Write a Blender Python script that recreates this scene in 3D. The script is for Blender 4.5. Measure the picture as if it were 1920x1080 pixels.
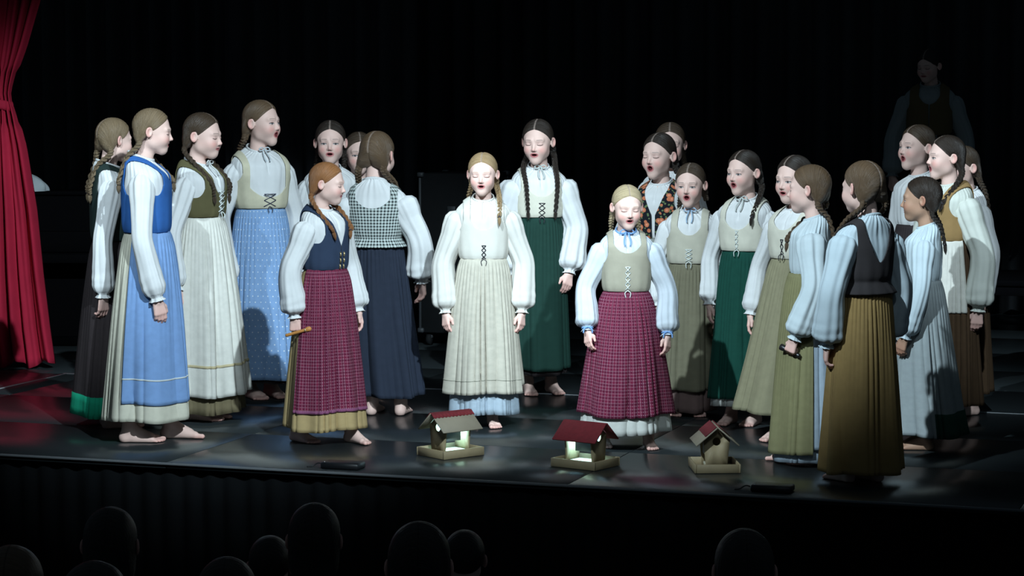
import bpy, math, random
import numpy as np
from mathutils import Vector, Matrix

for o in list(bpy.data.objects):
    bpy.data.objects.remove(o)
SC = bpy.context.scene
COL = SC.collection

# ------------------------------------------------------------------ camera
cam = bpy.data.objects.new('camera', bpy.data.cameras.new('camera'))
COL.objects.link(cam)
cam.data.sensor_width = 36
cam.data.lens = 4600 / 1920 * 36
cam.data.clip_end = 100
cam.location = (0, 0, 1.8)
cam.rotation_euler = (math.radians(90 - 4.797), 0, 0)
SC.camera = cam

# ------------------------------------------------------------------ world, lights, exposure
W = bpy.data.worlds.new('world')
SC.world = W
W.use_nodes = True
W.node_tree.nodes['Background'].inputs[0].default_value = (0.55, 0.8, 1.0, 1)
W.node_tree.nodes['Background'].inputs[1].default_value = 0.028
SC.view_settings.view_transform = 'Standard'
SC.view_settings.look = 'None'
SC.view_settings.gamma = 1
SC.view_settings.use_curve_mapping = False
SC.view_settings.exposure = 0.1


def spot(name, loc, aim, power, half_deg, blend, col, rad=0.07):
    l = bpy.data.lights.new(name, 'SPOT')
    l.energy = power
    l.spot_size = math.radians(half_deg * 2)
    l.spot_blend = blend
    l.color = col
    l.shadow_soft_size = rad
    o = bpy.data.objects.new(name, l)
    COL.objects.link(o)
    o.location = loc
    o.rotation_euler = (Vector(aim) - Vector(loc)).to_track_quat('-Z', 'Y').to_euler()
    return o


COOL = (0.725, 0.905, 1.0)
spot('front_spot_house_right', (2.2, 3.3, 6.5), (-1.30, 13.2, 0.95), 5300, 11.0, 0.55, COOL)
spot('front_spot_house_left', (-3.2, 4.6, 6.8), (1.40, 12.9, 0.95), 4600, 11.0, 0.55, COOL)
spot('added_fill_left', (-3.3, 3.6, 6.3), (-2.20, 12.8, 1.0), 2800, 5.5, 0.9, COOL)  # added lamp, lifts the far-left figures out of their neighbours' shadow
spot('added_fill_right', (1.4, 3.6, 6.9), (2.25, 12.5, 1.10), 2500, 5.2, 0.9, COOL)  # added lamp, fills shadows the left key throws on the right-hand sleeves
spot('front_wash', (0.4, 2.5, 7.2), (0.0, 12.9, 0.9), 1500, 10.5, 1.0, COOL, 0.9)

# ------------------------------------------------------------------ mesh helpers
F32 = np.float32


def link_mesh(name, V, faces, mat=None, parent=None, attrs=None, smooth=True, label=None, stuff=False):
    """V (n,3); faces: list of int arrays with 3 or 4 columns (or a python list of tuples)."""
    me = bpy.data.meshes.new(name)
    V = np.asarray(V, dtype=F32)
    if isinstance(faces, np.ndarray):
        faces = [faces]
    if faces and isinstance(faces[0], np.ndarray):
        loops = np.concatenate([f.reshape(-1) for f in faces]).astype(np.int32)
        tot = np.concatenate([np.full(len(f), f.shape[1], dtype=np.int32) for f in faces])
        start = np.concatenate([[0], np.cumsum(tot)[:-1]]).astype(np.int32)
        me.vertices.add(len(V))
        me.vertices.foreach_set('co', V.reshape(-1))
        me.loops.add(len(loops))
        me.loops.foreach_set('vertex_index', loops)
        me.polygons.add(len(tot))
        me.polygons.foreach_set('loop_start', start)
        me.update(calc_edges=True)
    else:
        me.from_pydata([tuple(map(float, v)) for v in V], [], faces)
    me.validate()
    if smooth:
        me.polygons.foreach_set('use_smooth', np.ones(len(me.polygons), dtype=bool))
    if attrs:
        for k, a in attrs.items():
            a = np.asarray(a, dtype=F32)
            if k == 'col':
                at = me.color_attributes.new('col', 'FLOAT_COLOR', 'POINT')
                at.data.foreach_set('color', np.concatenate([a, np.ones((len(a), 1), F32)], 1).reshape(-1))
            else:
                at = me.attributes.new(k, 'FLOAT_VECTOR', 'POINT')
                at.data.foreach_set('vector', a.reshape(-1))
    me.update()
    if mat is not None:
        me.materials.append(mat)
    o = bpy.data.objects.new(name, me)
    COL.objects.link(o)
    if parent is not None:
        o.parent = parent
    if label:
        o['label'] = label
    if stuff:
        o['kind'] = 'stuff'
    return o


def solidify(o, th, off=-1):
    m = o.modifiers.new('thickness', 'SOLIDIFY')
    m.thickness = th
    m.offset = off
    return o


def empty(name, loc, rz=0.0):
    o = bpy.data.objects.new(name, None)
    COL.objects.link(o)
    o.location = loc
    o.rotation_euler = (0, 0, rz)
    o.empty_display_size = 0.1
    return o


def tag(o, label=None, cat=None, group=None, kind=None):
    if label:
        o['label'] = label
    if cat:
        o['category'] = cat
    if group:
        o['group'] = group
    if kind:
        o['kind'] = kind
    return o


def grid_faces(nt, nu, closed):
    i = np.arange(nt - 1)[:, None]
    j = np.arange(nu if closed else nu - 1)[None, :]
    jn = (j + 1) % nu
    a = i * nu + j
    b = i * nu + jn
    c = (i + 1) * nu + jn
    d = (i + 1) * nu + j
    return np.stack([a, b, c, d], -1).reshape(-1, 4)


def join(parts):
    """parts: list of (V, [faces...], {attrs}) -> one."""
    Vs, Fs, As, n = [], [], {}, 0
    for V, F, A in parts:
        Vs.append(V)
        for f in (F if isinstance(F, list) else [F]):
            Fs.append(f + n)
        for k, a in A.items():
            As.setdefault(k, []).append(a)
        n += len(V)
    return np.concatenate(Vs), Fs, {k: np.concatenate(a) for k, a in As.items()}


def clip(V, Q, field, A):
    """keep the part of a quad mesh where field > 0 (linear cut)."""
    T = np.concatenate([Q[:, [0, 1, 2]], Q[:, [0, 2, 3]]])
    pos = field[T] > 0
    cnt = pos.sum(1)
    V = list(map(np.array, V))
    A = list(map(np.array, A))
    field = field.tolist()
    cache = {}

    def cut(a, b):
        k = (min(a, b), max(a, b))
        if k not in cache:
            t = field[a] / (field[a] - field[b])
            cache[k] = len(V)
            V.append(V[a] * (1 - t) + V[b] * t)
            A.append(A[a] * (1 - t) + A[b] * t)
        return cache[k]
    out = T[cnt == 3].tolist()
    for tri, p in zip(T[(cnt > 0) & (cnt < 3)].tolist(), pos[(cnt > 0) & (cnt < 3)].tolist()):
        poly = []
        for k in range(3):
            a, b = tri[k], tri[(k + 1) % 3]
            if p[k]:
                poly.append(a)
            if p[k] != p[(k + 1) % 3]:
                poly.append(cut(a, b))
        for k in range(1, len(poly) - 1):
            out.append([poly[0], poly[k], poly[k + 1]])
    T = np.array(out, dtype=np.int64)
    used, inv = np.unique(T, return_inverse=True)
    V = np.array(V)[used]
    A = np.array(A)[used]
    return V, inv.reshape(-1, 3), A


def tube(P, R, n=8, caps=True, twist=0.0):
    P = np.asarray(P, float)
    R = np.broadcast_to(np.asarray(R, float), (len(P),))
    Tn = np.gradient(P, axis=0)
    Tn /= np.linalg.norm(Tn, axis=1, keepdims=True) + 1e-9
    up = np.array([0.0, 0, 1]) if abs(Tn[0, 2]) < 0.9 else np.array([0.0, -1, 0])
    x = np.cross(Tn[0], up)
    x /= np.linalg.norm(x)
    ph = np.linspace(0, 2 * np.pi, n, endpoint=False)
    rings = []
    for p, t, r in zip(P, Tn, R):
        x = x - t * np.dot(x, t)
        x /= np.linalg.norm(x)
        y = np.cross(t, x)
        rings.append(p + r * (np.cos(ph)[:, None] * x + np.sin(ph)[:, None] * y))
    V = np.concatenate(rings)
    Fq = [grid_faces(len(P), n, True)]
    if caps:
        m = len(V)
        V = np.concatenate([V, P[[0]], P[[-1]]])
        j = np.arange(n)
        jn = (j + 1) % n
        Fq.append(np.stack([jn, j, np.full(n, m)], 1))
        b = (len(P) - 1) * n
        Fq.append(np.stack([b + j, b + jn, np.full(n, m + 1)], 1))
    return V, Fq


def tubes(name, lines, r, mat, parent, n=6, label=None):
    V, Fs, _ = join([(lambda a: (a[0], a[1], {}))(tube(l, r, n)) for l in lines])
    return link_mesh(name, V, Fs, mat, parent, label=label)


def spline(pts, n):
    pts = [np.array(p, float) for p in pts]
    P = [2 * pts[0] - pts[1]] + pts + [2 * pts[-1] - pts[-2]]
    out = []
    m = len(pts) - 1
    for s in np.linspace(0, m - 1e-6, n):
        i = int(s)
        t = s - i
        a, b, c, d = P[i:i + 4]
        out.append(0.5 * (2 * b + (c - a) * t + (2 * a - 5 * b + 4 * c - d) * t * t + (3 * b - a - 3 * c + d) * t ** 3))
    return np.array(out)


def box_data(x0, x1, y0, y1, z0, z1, bev=0.0):
    b = bev
    if b <= 0:
        V = np.array([[x, y, z] for z in (z0, z1) for y in (y0, y1) for x in (x0, x1)], float)
        Q = np.array([[0, 2, 3, 1], [4, 5, 7, 6], [0, 1, 5, 4], [2, 6, 7, 3], [0, 4, 6, 2], [1, 3, 7, 5]])
        return V, Q
    V, Q = [], []
    idx = {}

    def v(p):
        k = tuple(round(c, 6) for c in p)
        if k not in idx:
            idx[k] = len(V)
            V.append(p)
        return idx[k]
    X, Y, Z = (x0, x1), (y0, y1), (z0, z1)
    sg = (1, -1)
    for i in (0, 1):
        Q.append([v((X[i], Y[a] + sg[a] * b, Z[c] + sg[c] * b)) for a, c in ((0, 0), (1, 0), (1, 1), (0, 1))])
        Q.append([v((X[a] + sg[a] * b, Y[i], Z[c] + sg[c] * b)) for a, c in ((0, 0), (1, 0), (1, 1), (0, 1))])
        Q.append([v((X[a] + sg[a] * b, Y[c] + sg[c] * b, Z[i])) for a, c in ((0, 0), (1, 0), (1, 1), (0, 1))])
    for i in (0, 1):
        for j in (0, 1):
            Q.append([v((X[i], Y[j] + sg[j] * b, Z[0] + b)), v((X[i], Y[j] + sg[j] * b, Z[1] - b)),
                      v((X[i] + sg[i] * b, Y[j], Z[1] - b)), v((X[i] + sg[i] * b, Y[j], Z[0] + b))])
            Q.append([v((X[i], Y[0] + b, Z[j] + sg[j] * b)), v((X[i], Y[1] - b, Z[j] + sg[j] * b)),
                      v((X[i] + sg[i] * b, Y[1] - b, Z[j])), v((X[i] + sg[i] * b, Y[0] + b, Z[j]))])
            Q.append([v((X[0] + b, Y[i], Z[j] + sg[j] * b)), v((X[1] - b, Y[i], Z[j] + sg[j] * b)),
                      v((X[1] - b, Y[i] + sg[i] * b, Z[j])), v((X[0] + b, Y[i] + sg[i] * b, Z[j]))])
    T = []
    for i in (0, 1):
        for j in (0, 1):
            for k in (0, 1):
                T.append([v((X[i], Y[j] + sg[j] * b, Z[k] + sg[k] * b)), v((X[i] + sg[i] * b, Y[j], Z[k] + sg[k] * b)),
                          v((X[i] + sg[i] * b, Y[j] + sg[j] * b, Z[k]))])
    return np.array(V, float), [np.array(Q), np.array(T)]


def fix_normals(o):
    import bmesh
    bm = bmesh.new()
    bm.from_mesh(o.data)
    bmesh.ops.recalc_face_normals(bm, faces=bm.faces)
    bm.to_mesh(o.data)
    bm.free()
    return o


def box(name, x0, x1, y0, y1, z0, z1, mat, parent=None, bev=0.0, label=None):
    V, Q = box_data(x0, x1, y0, y1, z0, z1, bev)
    return fix_normals(link_mesh(name, V, Q if isinstance(Q, list) else [Q], mat, parent, smooth=False, label=label))


# ------------------------------------------------------------------ signed distance modelling
def ell(X, Y, Z, c, r):
    x, y, z = (X - c[0]), (Y - c[1]), (Z - c[2])
    k0 = np.sqrt((x / r[0]) ** 2 + (y / r[1]) ** 2 + (z / r[2]) ** 2) + 1e-6
    k1 = np.sqrt((x / r[0] ** 2) ** 2 + (y / r[1] ** 2) ** 2 + (z / r[2] ** 2) ** 2) + 1e-6
    return k0 * (k0 - 1) / k1


def sph(X, Y, Z, c, r):
    return np.sqrt((X - c[0]) ** 2 + (Y - c[1]) ** 2 + (Z - c[2]) ** 2) - r


def cone(X, Y, Z, a, b, ra, rb):
    a = np.asarray(a, float)
    b = np.asarray(b, float)
    d = b - a
    l2 = float(d @ d) + 1e-9
    t = ((X - a[0]) * d[0] + (Y - a[1]) * d[1] + (Z - a[2]) * d[2]) / l2
    t = np.clip(t, 0, 1)
    q = np.sqrt((X - a[0] - t * d[0]) ** 2 + (Y - a[1] - t * d[1]) ** 2 + (Z - a[2] - t * d[2]) ** 2)
    return q - (ra + (rb - ra) * t)


def smin(a, b, k):
    h = np.maximum(k - np.abs(a - b), 0) / k
    return np.minimum(a, b) - h * h * k * 0.25


def smax(a, b, k):
    return -smin(-a, -b, k)


def axis(*segs):
    """segs: (start, end, step) consecutive."""
    out = []
    for a, b, s in segs:
        n = max(1, int(round((b - a) / s)))
        out += list(np.linspace(a, b, n, endpoint=False))
    out.append(segs[-1][1])
    return np.array(out, dtype=np.float64)


def nets(fn, xs, ys, zs):
    F = fn(xs[:, None, None], ys[None, :, None], zs[None, None, :])
    S = F < 0
    nx, ny, nz = F.shape
    C = np.stack([S[i:nx - 1 + i, j:ny - 1 + j, k:nz - 1 + k] for i in (0, 1) for j in (0, 1) for k in (0, 1)], -1)
    n = C.sum(-1)
    act = (n > 0) & (n < 8)
    I = np.argwhere(act)
    idx = -np.ones(act.shape, dtype=np.int64)
    idx[act] = np.arange(len(I))
    co = [(i, j, k) for i in (0, 1) for j in (0, 1) for k in (0, 1)]
    fv = np.stack([F[I[:, 0] + a, I[:, 1] + b, I[:, 2] + c] for a, b, c in co], 1)
    pv = np.stack([np.stack([xs[I[:, 0] + a], ys[I[:, 1] + b], zs[I[:, 2] + c]], 1) for a, b, c in co], 1)
    acc = np.zeros((len(I), 3))
    cnt = np.zeros(len(I))
    for e0 in range(8):
        for bit in (1, 2, 4):
            e1 = e0 | bit
            if e1 == e0:
                continue
            f0, f1 = fv[:, e0], fv[:, e1]
            m = (f0 < 0) != (f1 < 0)
            t = np.where(m, f0 / np.where(m, f0 - f1, 1), 0)[:, None]
            acc += np.where(m[:, None], pv[:, e0] * (1 - t) + pv[:, e1] * t, 0)
            cnt += m
    V = acc / cnt[:, None]
    Q = []
    for ax in range(3):
        sl0 = [slice(None)] * 3
        sl1 = [slice(None)] * 3
        sl0[ax] = slice(0, -1)
        sl1[ax] = slice(1, None)
        A, B = S[tuple(sl0)], S[tuple(sl1)]
        E = np.argwhere(A != B)
        u, v = (ax + 1) % 3, (ax + 2) % 3
        ok = (E[:, u] > 0) & (E[:, v] > 0) & (E[:, u] < act.shape[u]) & (E[:, v] < act.shape[v])
        E = E[ok]
        flip = A[tuple(E.T)]

        def cell(du, dv):
            D = E.copy()
            D[:, u] += du
            D[:, v] += dv
            return idx[tuple(D.T)]
        q = np.stack([cell(-1, -1), cell(0, -1), cell(0, 0), cell(-1, 0)], 1)
        q[~flip] = q[~flip][:, ::-1]
        Q.append(q)
    return V, np.concatenate(Q)


# ------------------------------------------------------------------ materials
MATS = {}


def nodes_of(m):
    m.use_nodes = True
    nt = m.node_tree
    return nt, nt.nodes, nt.links, nt.nodes['Principled BSDF']


def math_node(nt, op, a, b=None, c=None):
    n = nt.nodes.new('ShaderNodeMath')
    n.operation = op
    for i, v in enumerate((a, b, c)):
        if v is None:
            continue
        if isinstance(v, (int, float)):
            n.inputs[i].default_value = v
        else:
            nt.links.new(v, n.inputs[i])
    return n.outputs[0]


def mix_col(nt, fac, a, b):
    n = nt.nodes.new('ShaderNodeMix')
    n.data_type = 'RGBA'
    if isinstance(fac, (int, float)):
        n.inputs[0].default_value = fac
    else:
        nt.links.new(fac, n.inputs[0])
    for i, v in ((6, a), (7, b)):
        if isinstance(v, tuple):
            n.inputs[i].default_value = (*v[:3], 1)
        else:
            nt.links.new(v, n.inputs[i])
    return n.outputs[2]


def plain(name, col, rough=0.6, metal=0.0, noise=0.0, scale=30.0, bump=0.0, spec=0.5, coords='Object'):
    if name in MATS:
        return MATS[name]
    m = bpy.data.materials.new(name)
    nt, N, L, b = nodes_of(m)
    b.inputs['Base Color'].default_value = (*col, 1)
    b.inputs['Roughness'].default_value = rough
    b.inputs['Metallic'].default_value = metal
    b.inputs['Specular IOR Level'].default_value = spec
    if noise or bump:
        tc = N.new('ShaderNodeTexCoord')
        nz = N.new('ShaderNodeTexNoise')
        nz.inputs['Scale'].default_value = scale
        nz.inputs['Detail'].default_value = 5
        L.new(tc.outputs[coords], nz.inputs['Vector'])
        if noise:
            out = mix_col(nt, nz.outputs['Fac'], tuple(c * (1 - noise) for c in col), tuple(min(1, c * (1 + noise)) for c in col))
            L.new(out, b.inputs['Base Color'])
        if bump:
            bp = N.new('ShaderNodeBump')
            bp.inputs['Strength'].default_value = bump
            bp.inputs['Distance'].default_value = 0.01
            L.new(nz.outputs['Fac'], bp.inputs['Height'])
            L.new(bp.outputs[0], b.inputs['Normal'])
    MATS[name] = m
    return m


def fabric(name, col, pat=None, c2=None, c3=None, size=0.02, noise=0.12):
    if name in MATS:
        return MATS[name]
    m = bpy.data.materials.new(name)
    nt, N, L, b = nodes_of(m)
    b.inputs['Roughness'].default_value = 0.9
    b.inputs['Specular IOR Level'].default_value = 0.15
    at = N.new('ShaderNodeAttribute')
    at.attribute_name = 'uvw'
    sep = N.new('ShaderNodeSeparateXYZ')
    L.new(at.outputs['Vector'], sep.inputs[0])
    u, v = sep.outputs[0], sep.outputs[1]

    def fr(s, k, ph=0.0):
        return math_node(nt, 'FRACT', math_node(nt, 'ADD', math_node(nt, 'DIVIDE', s, k), 10 + ph))

    def lt(a, k):
        return math_node(nt, 'LESS_THAN', a, k)
    out = None
    if pat == 'check':
        lu = lt(fr(u, size), 0.17)
        lv = lt(fr(v, size * 0.85), 0.2)
        du = lt(fr(v, size * 0.42), 0.55)
        dv = lt(fr(u, size * 0.5), 0.55)
        ln = math_node(nt, 'MAXIMUM', math_node(nt, 'MULTIPLY', lu, du), math_node(nt, 'MULTIPLY', lv, dv))
        dk = math_node(nt, 'MULTIPLY', lt(fr(u, size * 2, 0.3), 0.3), 0.55)
        dk2 = math_node(nt, 'MULTIPLY', lt(fr(v, size * 1.7, 0.3), 0.3), 0.4)
        out = mix_col(nt, math_node(nt, 'MAXIMUM', dk, dk2), col, c3)
        out = mix_col(nt, math_node(nt, 'MULTIPLY', ln, 0.5), out, c2)
    elif pat == 'gingham':
        a = lt(fr(u, size), 0.45)
        c = lt(fr(v, size), 0.45)
        out = mix_col(nt, math_node(nt, 'MULTIPLY', math_node(nt, 'ADD', a, c), 0.5), col, c2)
    elif pat == 'dots':
        row = math_node(nt, 'MULTIPLY', lt(fr(v, size * 2), 0.5), 0.5)
        du = math_node(nt, 'SUBTRACT', math_node(nt, 'FRACT', math_node(nt, 'ADD', math_node(nt, 'ADD', math_node(nt, 'DIVIDE', u, size * 1.1), 10), row)), 0.5)
        dv = math_node(nt, 'SUBTRACT', fr(v, size), 0.5)
        r = math_node(nt, 'ADD', math_node(nt, 'MULTIPLY', du, du), math_node(nt, 'MULTIPLY', dv, dv))
        out = mix_col(nt, lt(r, 0.011), col, c2)
    elif pat == 'floral':
        vo = N.new('ShaderNodeTexVoronoi')
        vo.inputs['Scale'].default_value = 1.0 / size
        L.new(at.outputs['Vector'], vo.inputs['Vector'])
        vo2 = N.new('ShaderNodeTexVoronoi')
        vo2.inputs['Scale'].default_value = 1.9 / size
        L.new(at.outputs['Vector'], vo2.inputs['Vector'])
        out = mix_col(nt, lt(vo2.outputs['Distance'], 0.33), col, c3)
        out = mix_col(nt, lt(vo.outputs['Distance'], 0.42), out, c2)
        out = mix_col(nt, lt(vo.outputs['Distance'], 0.2), out, tuple(min(1, c * 1.25 + 0.08) for c in c2))
    elif pat == 'stripe':
        out = mix_col(nt, lt(fr(u, size), 0.3), col, c2)
    nz = N.new('ShaderNodeTexNoise')
    nz.inputs['Scale'].default_value = 22
    nz.inputs['Detail'].default_value = 4
    L.new(at.outputs['Vector'], nz.inputs['Vector'])
    dark = mix_col(nt, 1.0, (1, 1, 1), (1, 1, 1))
    mul = N.new('ShaderNodeMix')
    mul.data_type = 'RGBA'
    mul.blend_type = 'MULTIPLY'
    mul.inputs[0].default_value = 1
    shade = mix_col(nt, nz.outputs['Fac'], (1 - noise * 2,) * 3, (1.0, 1.0, 1.0))
    if out is None:
        mul.inputs[6].default_value = (*col, 1)
    else:
        L.new(out, mul.inputs[6])
    L.new(shade, mul.inputs[7])
    L.new(mul.outputs[2], b.inputs['Base Color'])
    # woven relief: fine threads and soft crumple
    wv = N.new('ShaderNodeTexNoise')
    wv.inputs['Scale'].default_value = 60
    wv.inputs['Detail'].default_value = 6
    wv.inputs['Roughness'].default_value = 0.65
    mp = N.new('ShaderNodeMapping')
    mp.inputs['Scale'].default_value = (1.0, 0.35, 0.3)
    L.new(at.outputs['Vector'], mp.inputs[0])
    L.new(mp.outputs[0], wv.inputs['Vector'])
    bp = N.new('ShaderNodeBump')
    bp.inputs['Strength'].default_value = 0.22
    bp.inputs['Distance'].default_value = 0.003
    L.new(wv.outputs['Fac'], bp.inputs['Height'])
    L.new(bp.outputs[0], b.inputs['Normal'])
    MATS[name] = m
    return m


def skin_mat():
    m = bpy.data.materials.new('skin')
    nt, N, L, b = nodes_of(m)
    at = N.new('ShaderNodeAttribute')
    at.attribute_name = 'col'
    L.new(at.outputs['Color'], b.inputs['Base Color'])
    b.inputs['Roughness'].default_value = 0.55
    b.inputs['Specular IOR Level'].default_value = 0.3
    return m


SKIN = skin_mat()


def hair_mat(name, col):
    if name in MATS:
        return MATS[name]
    m = bpy.data.materials.new(name)
    nt, N, L, b = nodes_of(m)
    at = N.new('ShaderNodeAttribute')
    at.attribute_name = 'uvw'
    sep = N.new('ShaderNodeSeparateXYZ')
    L.new(at.outputs['Vector'], sep.inputs[0])
    mp = N.new('ShaderNodeMapping')
    mp.inputs['Scale'].default_value = (38, 0.8, 0.0)
    L.new(at.outputs['Vector'], mp.inputs[0])
    nz = N.new('ShaderNodeTexNoise')
    nz.inputs['Scale'].default_value = 1.0
    nz.inputs['Detail'].default_value = 6
    nz.inputs['Roughness'].default_value = 0.7
    L.new(mp.outputs[0], nz.inputs['Vector'])
    c = mix_col(nt, nz.outputs['Fac'], tuple(x * 0.25 for x in col), tuple(min(1, x * 1.9) for x in col))
    c = mix_col(nt, sep.outputs[2], c, (0.55, 0.42, 0.36))
    L.new(c, b.inputs['Base Color'])
    b.inputs['Roughness'].default_value = 0.42
    b.inputs['Specular IOR Level'].default_value = 0.55
    bp = N.new('ShaderNodeBump')
    bp.inputs['Strength'].default_value = 0.9
    bp.inputs['Distance'].default_value = 0.008
    L.new(nz.outputs['Fac'], bp.inputs['Height'])
    L.new(bp.outputs[0], b.inputs['Normal'])
    MATS[name] = m
    return m


# ------------------------------------------------------------------ stage frame (front edge is turned 18.6 degrees to the camera)
AN = math.radians(18.63)
CA, SA = math.cos(AN), math.sin(AN)
V0 = 10.413


def st(u, v, z=0.0):
    return np.array([u * CA + v * SA, -u * SA + v * CA, z])


def st_root(name, u=0, v=0, z=0):
    return empty(name, tuple(st(u, v, z)), -AN)


VINYL = plain('black_vinyl', (0.022, 0.027, 0.029), 0.28, noise=0.10, scale=1.5, spec=0.5)
BLACK_CLOTH = plain('black_drape', (0.047, 0.051, 0.056), 0.95, noise=0.3, scale=2.0, spec=0.05)
DARK_WOOD = plain('dark_floor', (0.012, 0.011, 0.010), 0.7)
TAPE = plain('white_tape', (0.42, 0.44, 0.46), 0.6, noise=0.15, scale=12)
GREY_METAL = plain('grey_edge', (0.16, 0.17, 0.18), 0.55)

# stage deck with its 2 x 1 m panels
deck = box('floor', -14.5, 3.5, V0 + 0.13, 19.4, -0.95, -0.03, BLACK_CLOTH)
deck.rotation_euler = (0, 0, -AN)
tag(deck, 'glossy black stage floor of large panels', kind='structure')
proto = None
for iu in range(-5, 4):
    for iv in range(0, 9):
        u0 = -3.246 + 2 * iu
        u1 = u0 + 2
        if u1 > 3.5:
            continue
        if proto is None:
            V, Q = box_data(0.002, 1.998, 0.002, 0.998, -0.029, 0.0, 0.0015)
            p = fix_normals(link_mesh('floor_panel', V, Q, VINYL, deck, smooth=False))
            proto = p
        else:
            p = proto.copy()
            COL.objects.link(p)
        p.location = (u0, V0 + iv, 0)
trim = box('trim_1', -14.5, 3.5, V0 - 0.012, V0 + 0.0, -0.012, 0.0, GREY_METAL, bev=0.002)
trim.rotation_euler = (0, 0, -AN)
tag(trim, 'thin grey metal edge strip along the stage front', kind='structure')


def drape(name, u0, u1, v, z0, z1, mat, fold=0.09, amp=0.03, seed=1, kind=None, label=None, cat=None, nz=6, thick=0.008):
    rng = np.random.default_rng(seed)
    nu = int((u1 - u0) / fold * 9)
    uu = np.linspace(u0, u1, nu)
    ph = np.cumsum(rng.uniform(0.7, 1.3, nu)) * (2 * np.pi / 9)
    P = []
    for t in np.linspace(0, 1, nz):
        z = z0 + (z1 - z0) * t
        y = v + amp * (np.sin(ph + 0.5 * t) + 0.4 * np.sin(0.37 * ph + 2 * t)) * (1.15 - 0.4 * t)
        P.append(np.stack([uu, y, np.full(nu, z)], 1))
    P = np.concatenate(P)
    o = link_mesh(name, P, grid_faces(nz, nu, False), mat)
    solidify(o, thick, 0)
    o.rotation_euler = (0, 0, -AN)
    tag(o, label, cat, kind=kind)
    return o


drape('wall_front', -14.4, 3.45, V0 - 0.03 + 0.075, -1.0, -0.012, plain('stage_skirt_cloth', (0.0065, 0.0072, 0.008), 0.95, noise=0.3, scale=2.0, spec=0.03), 0.11, 0.010, 3, 'structure',
      'black pleated cloth hanging below the stage edge')
wb = drape('wall_back', -13.5, 4.5, 19.2, 0.001, 7.0, BLACK_CLOTH, 0.22, 0.06, 4, 'structure',
      'black backdrop curtain across the back of the stage')
drape('black_curtain', -8.15, -6.55, 17.2, 0.02, 7.0, BLACK_CLOTH, 0.2, 0.05, 5, None,
      'tall black side curtain hanging in folds behind the left group', 'curtain')
af = box('floor', -12, 6, 2.0, V0 + 0.01, -1.06, -1.0, DARK_WOOD)
af.rotation_euler = (0, 0, -AN)
tag(af, 'dark auditorium floor in front of the stage', kind='structure')

# floor tape: a long line along a panel joint and one running forward from its end
tp = st_root('floor_tape')
uL = st(0, 0)
cu = -2.779 * CA - 15.121 * SA
box('tape_strip', cu, 1.2, 13.425, 13.455, 0.0004, 0.0016, TAPE, tp)
box('tape_strip', cu, cu + 0.03, 11.9, 13.424, 0.0004, 0.0016, TAPE, tp)
tag(tp, 'thin white tape line marking a corner on the black stage floor', 'tape')

# ------------------------------------------------------------------ people: templates
MOUTH = {'open': (0.0125, 0.0105, -0.0600), 'mid': (0.0140, 0.0055, -0.0580), 'shut': (0.0165, 0.0008, -0.0565)}


def head_fn(mw, mh, zm):
    drop = mh * 1.1

    def fn(X, Y, Z):
        aX = np.abs(X)
        d = ell(aX, Y, Z, (0, 0.014, 0.024), (0.0735, 0.0885, 0.083))
        d = smin(d, ell(aX, Y, Z, (0, -0.030, -0.032), (0.0575, 0.0530, 0.070)), 0.03)
        d = smin(d, ell(aX, Y, Z, (0, -0.056, -0.085 - drop), (0.021, 0.020, 0.019)), 0.035)
        d = smin(d, sph(aX, Y, Z, (0.030, -0.052, -0.036), 0.0245), 0.025)
        d = smin(d, sph(aX, Y, Z, (0.035, -0.002, -0.058 - drop * 0.5), 0.018), 0.04)
        d = smin(d, cone(aX, Y, Z, (0, 0.022, -0.055), (0, 0.034, -0.215), 0.040, 0.046), 0.022)
        # brow, sockets, lids
        d = smin(d, cone(aX, Y, Z, (0.014, -0.0750, 0.0170), (0.040, -0.0650, 0.0160), 0.0030, 0.003), 0.022)
        d = smax(d, -sph(aX, Y, Z, (0.0305, -0.0975, -0.003), 0.0155), 0.016)
        d = smin(d, ell(aX, Y, Z, (0.0305, -0.0655, -0.0045), (0.0145, 0.0122, 0.0118)), 0.004)
        # nose
        d = smin(d, cone(aX, Y, Z, (0, -0.0760, 0.002), (0, -0.0935, -0.0285), 0.0050, 0.0078), 0.011)
        d = smin(d, sph(aX, Y, Z, (0.0085, -0.0855, -0.0325), 0.0056), 0.007)
        # lips and mouth opening
        lx = X / (mw + 0.0035)
        lz = (Z - zm) / (mh + 0.0038)
        q = np.sqrt(lx * lx + lz * lz) + 1e-6
        ring = np.abs(q - 1) * 0.5 * ((mw + mh) * 0.5 + 0.0035)
        yl = -0.0812 + 0.022 * (aX / 0.03) ** 2 + 0.12 * np.maximum(zm - Z, 0)
        d = smin(d, np.sqrt(ring ** 2 + (Y - yl) ** 2) - 0.0034, 0.006)
        d = smax(d, -ell(X, Y, Z, (0, -0.083, zm), (mw, 0.020, max(mh, 0.0012))), 0.002)
        # ears
        eX = aX - 0.45 * (Y - 0.012)
        e = ell(eX, Y, Z - 0.12 * (Y - 0.01), (0.0775, 0.016, -0.008), (0.0080, 0.0165, 0.0265))
        e = smax(e, -ell(eX, Y, Z, (0.0850, 0.0130, -0.005), (0.0080, 0.0105, 0.0185)), 0.003)
        d = smin(d, e, 0.005)
        return d
    return fn


HX = axis((-0.103, -0.05, 0.0038), (-0.05, 0.05, 0.0021), (0.05, 0.103, 0.0038))
HY = axis((-0.115, -0.045, 0.0021), (-0.045, 0.115, 0.0042))
HZ = axis((-0.205, -0.115, 0.0055), (-0.115, 0.03, 0.0021), (0.03, 0.118, 0.0048))
HEADS = {k: nets(head_fn(*m), HX, HY, HZ) for k, m in MOUTH.items()}


def sstep(a, b, x):
    t = np.clip((x - a) / (b - a), 0, 1)
    return t * t * (3 - 2 * t)


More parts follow.
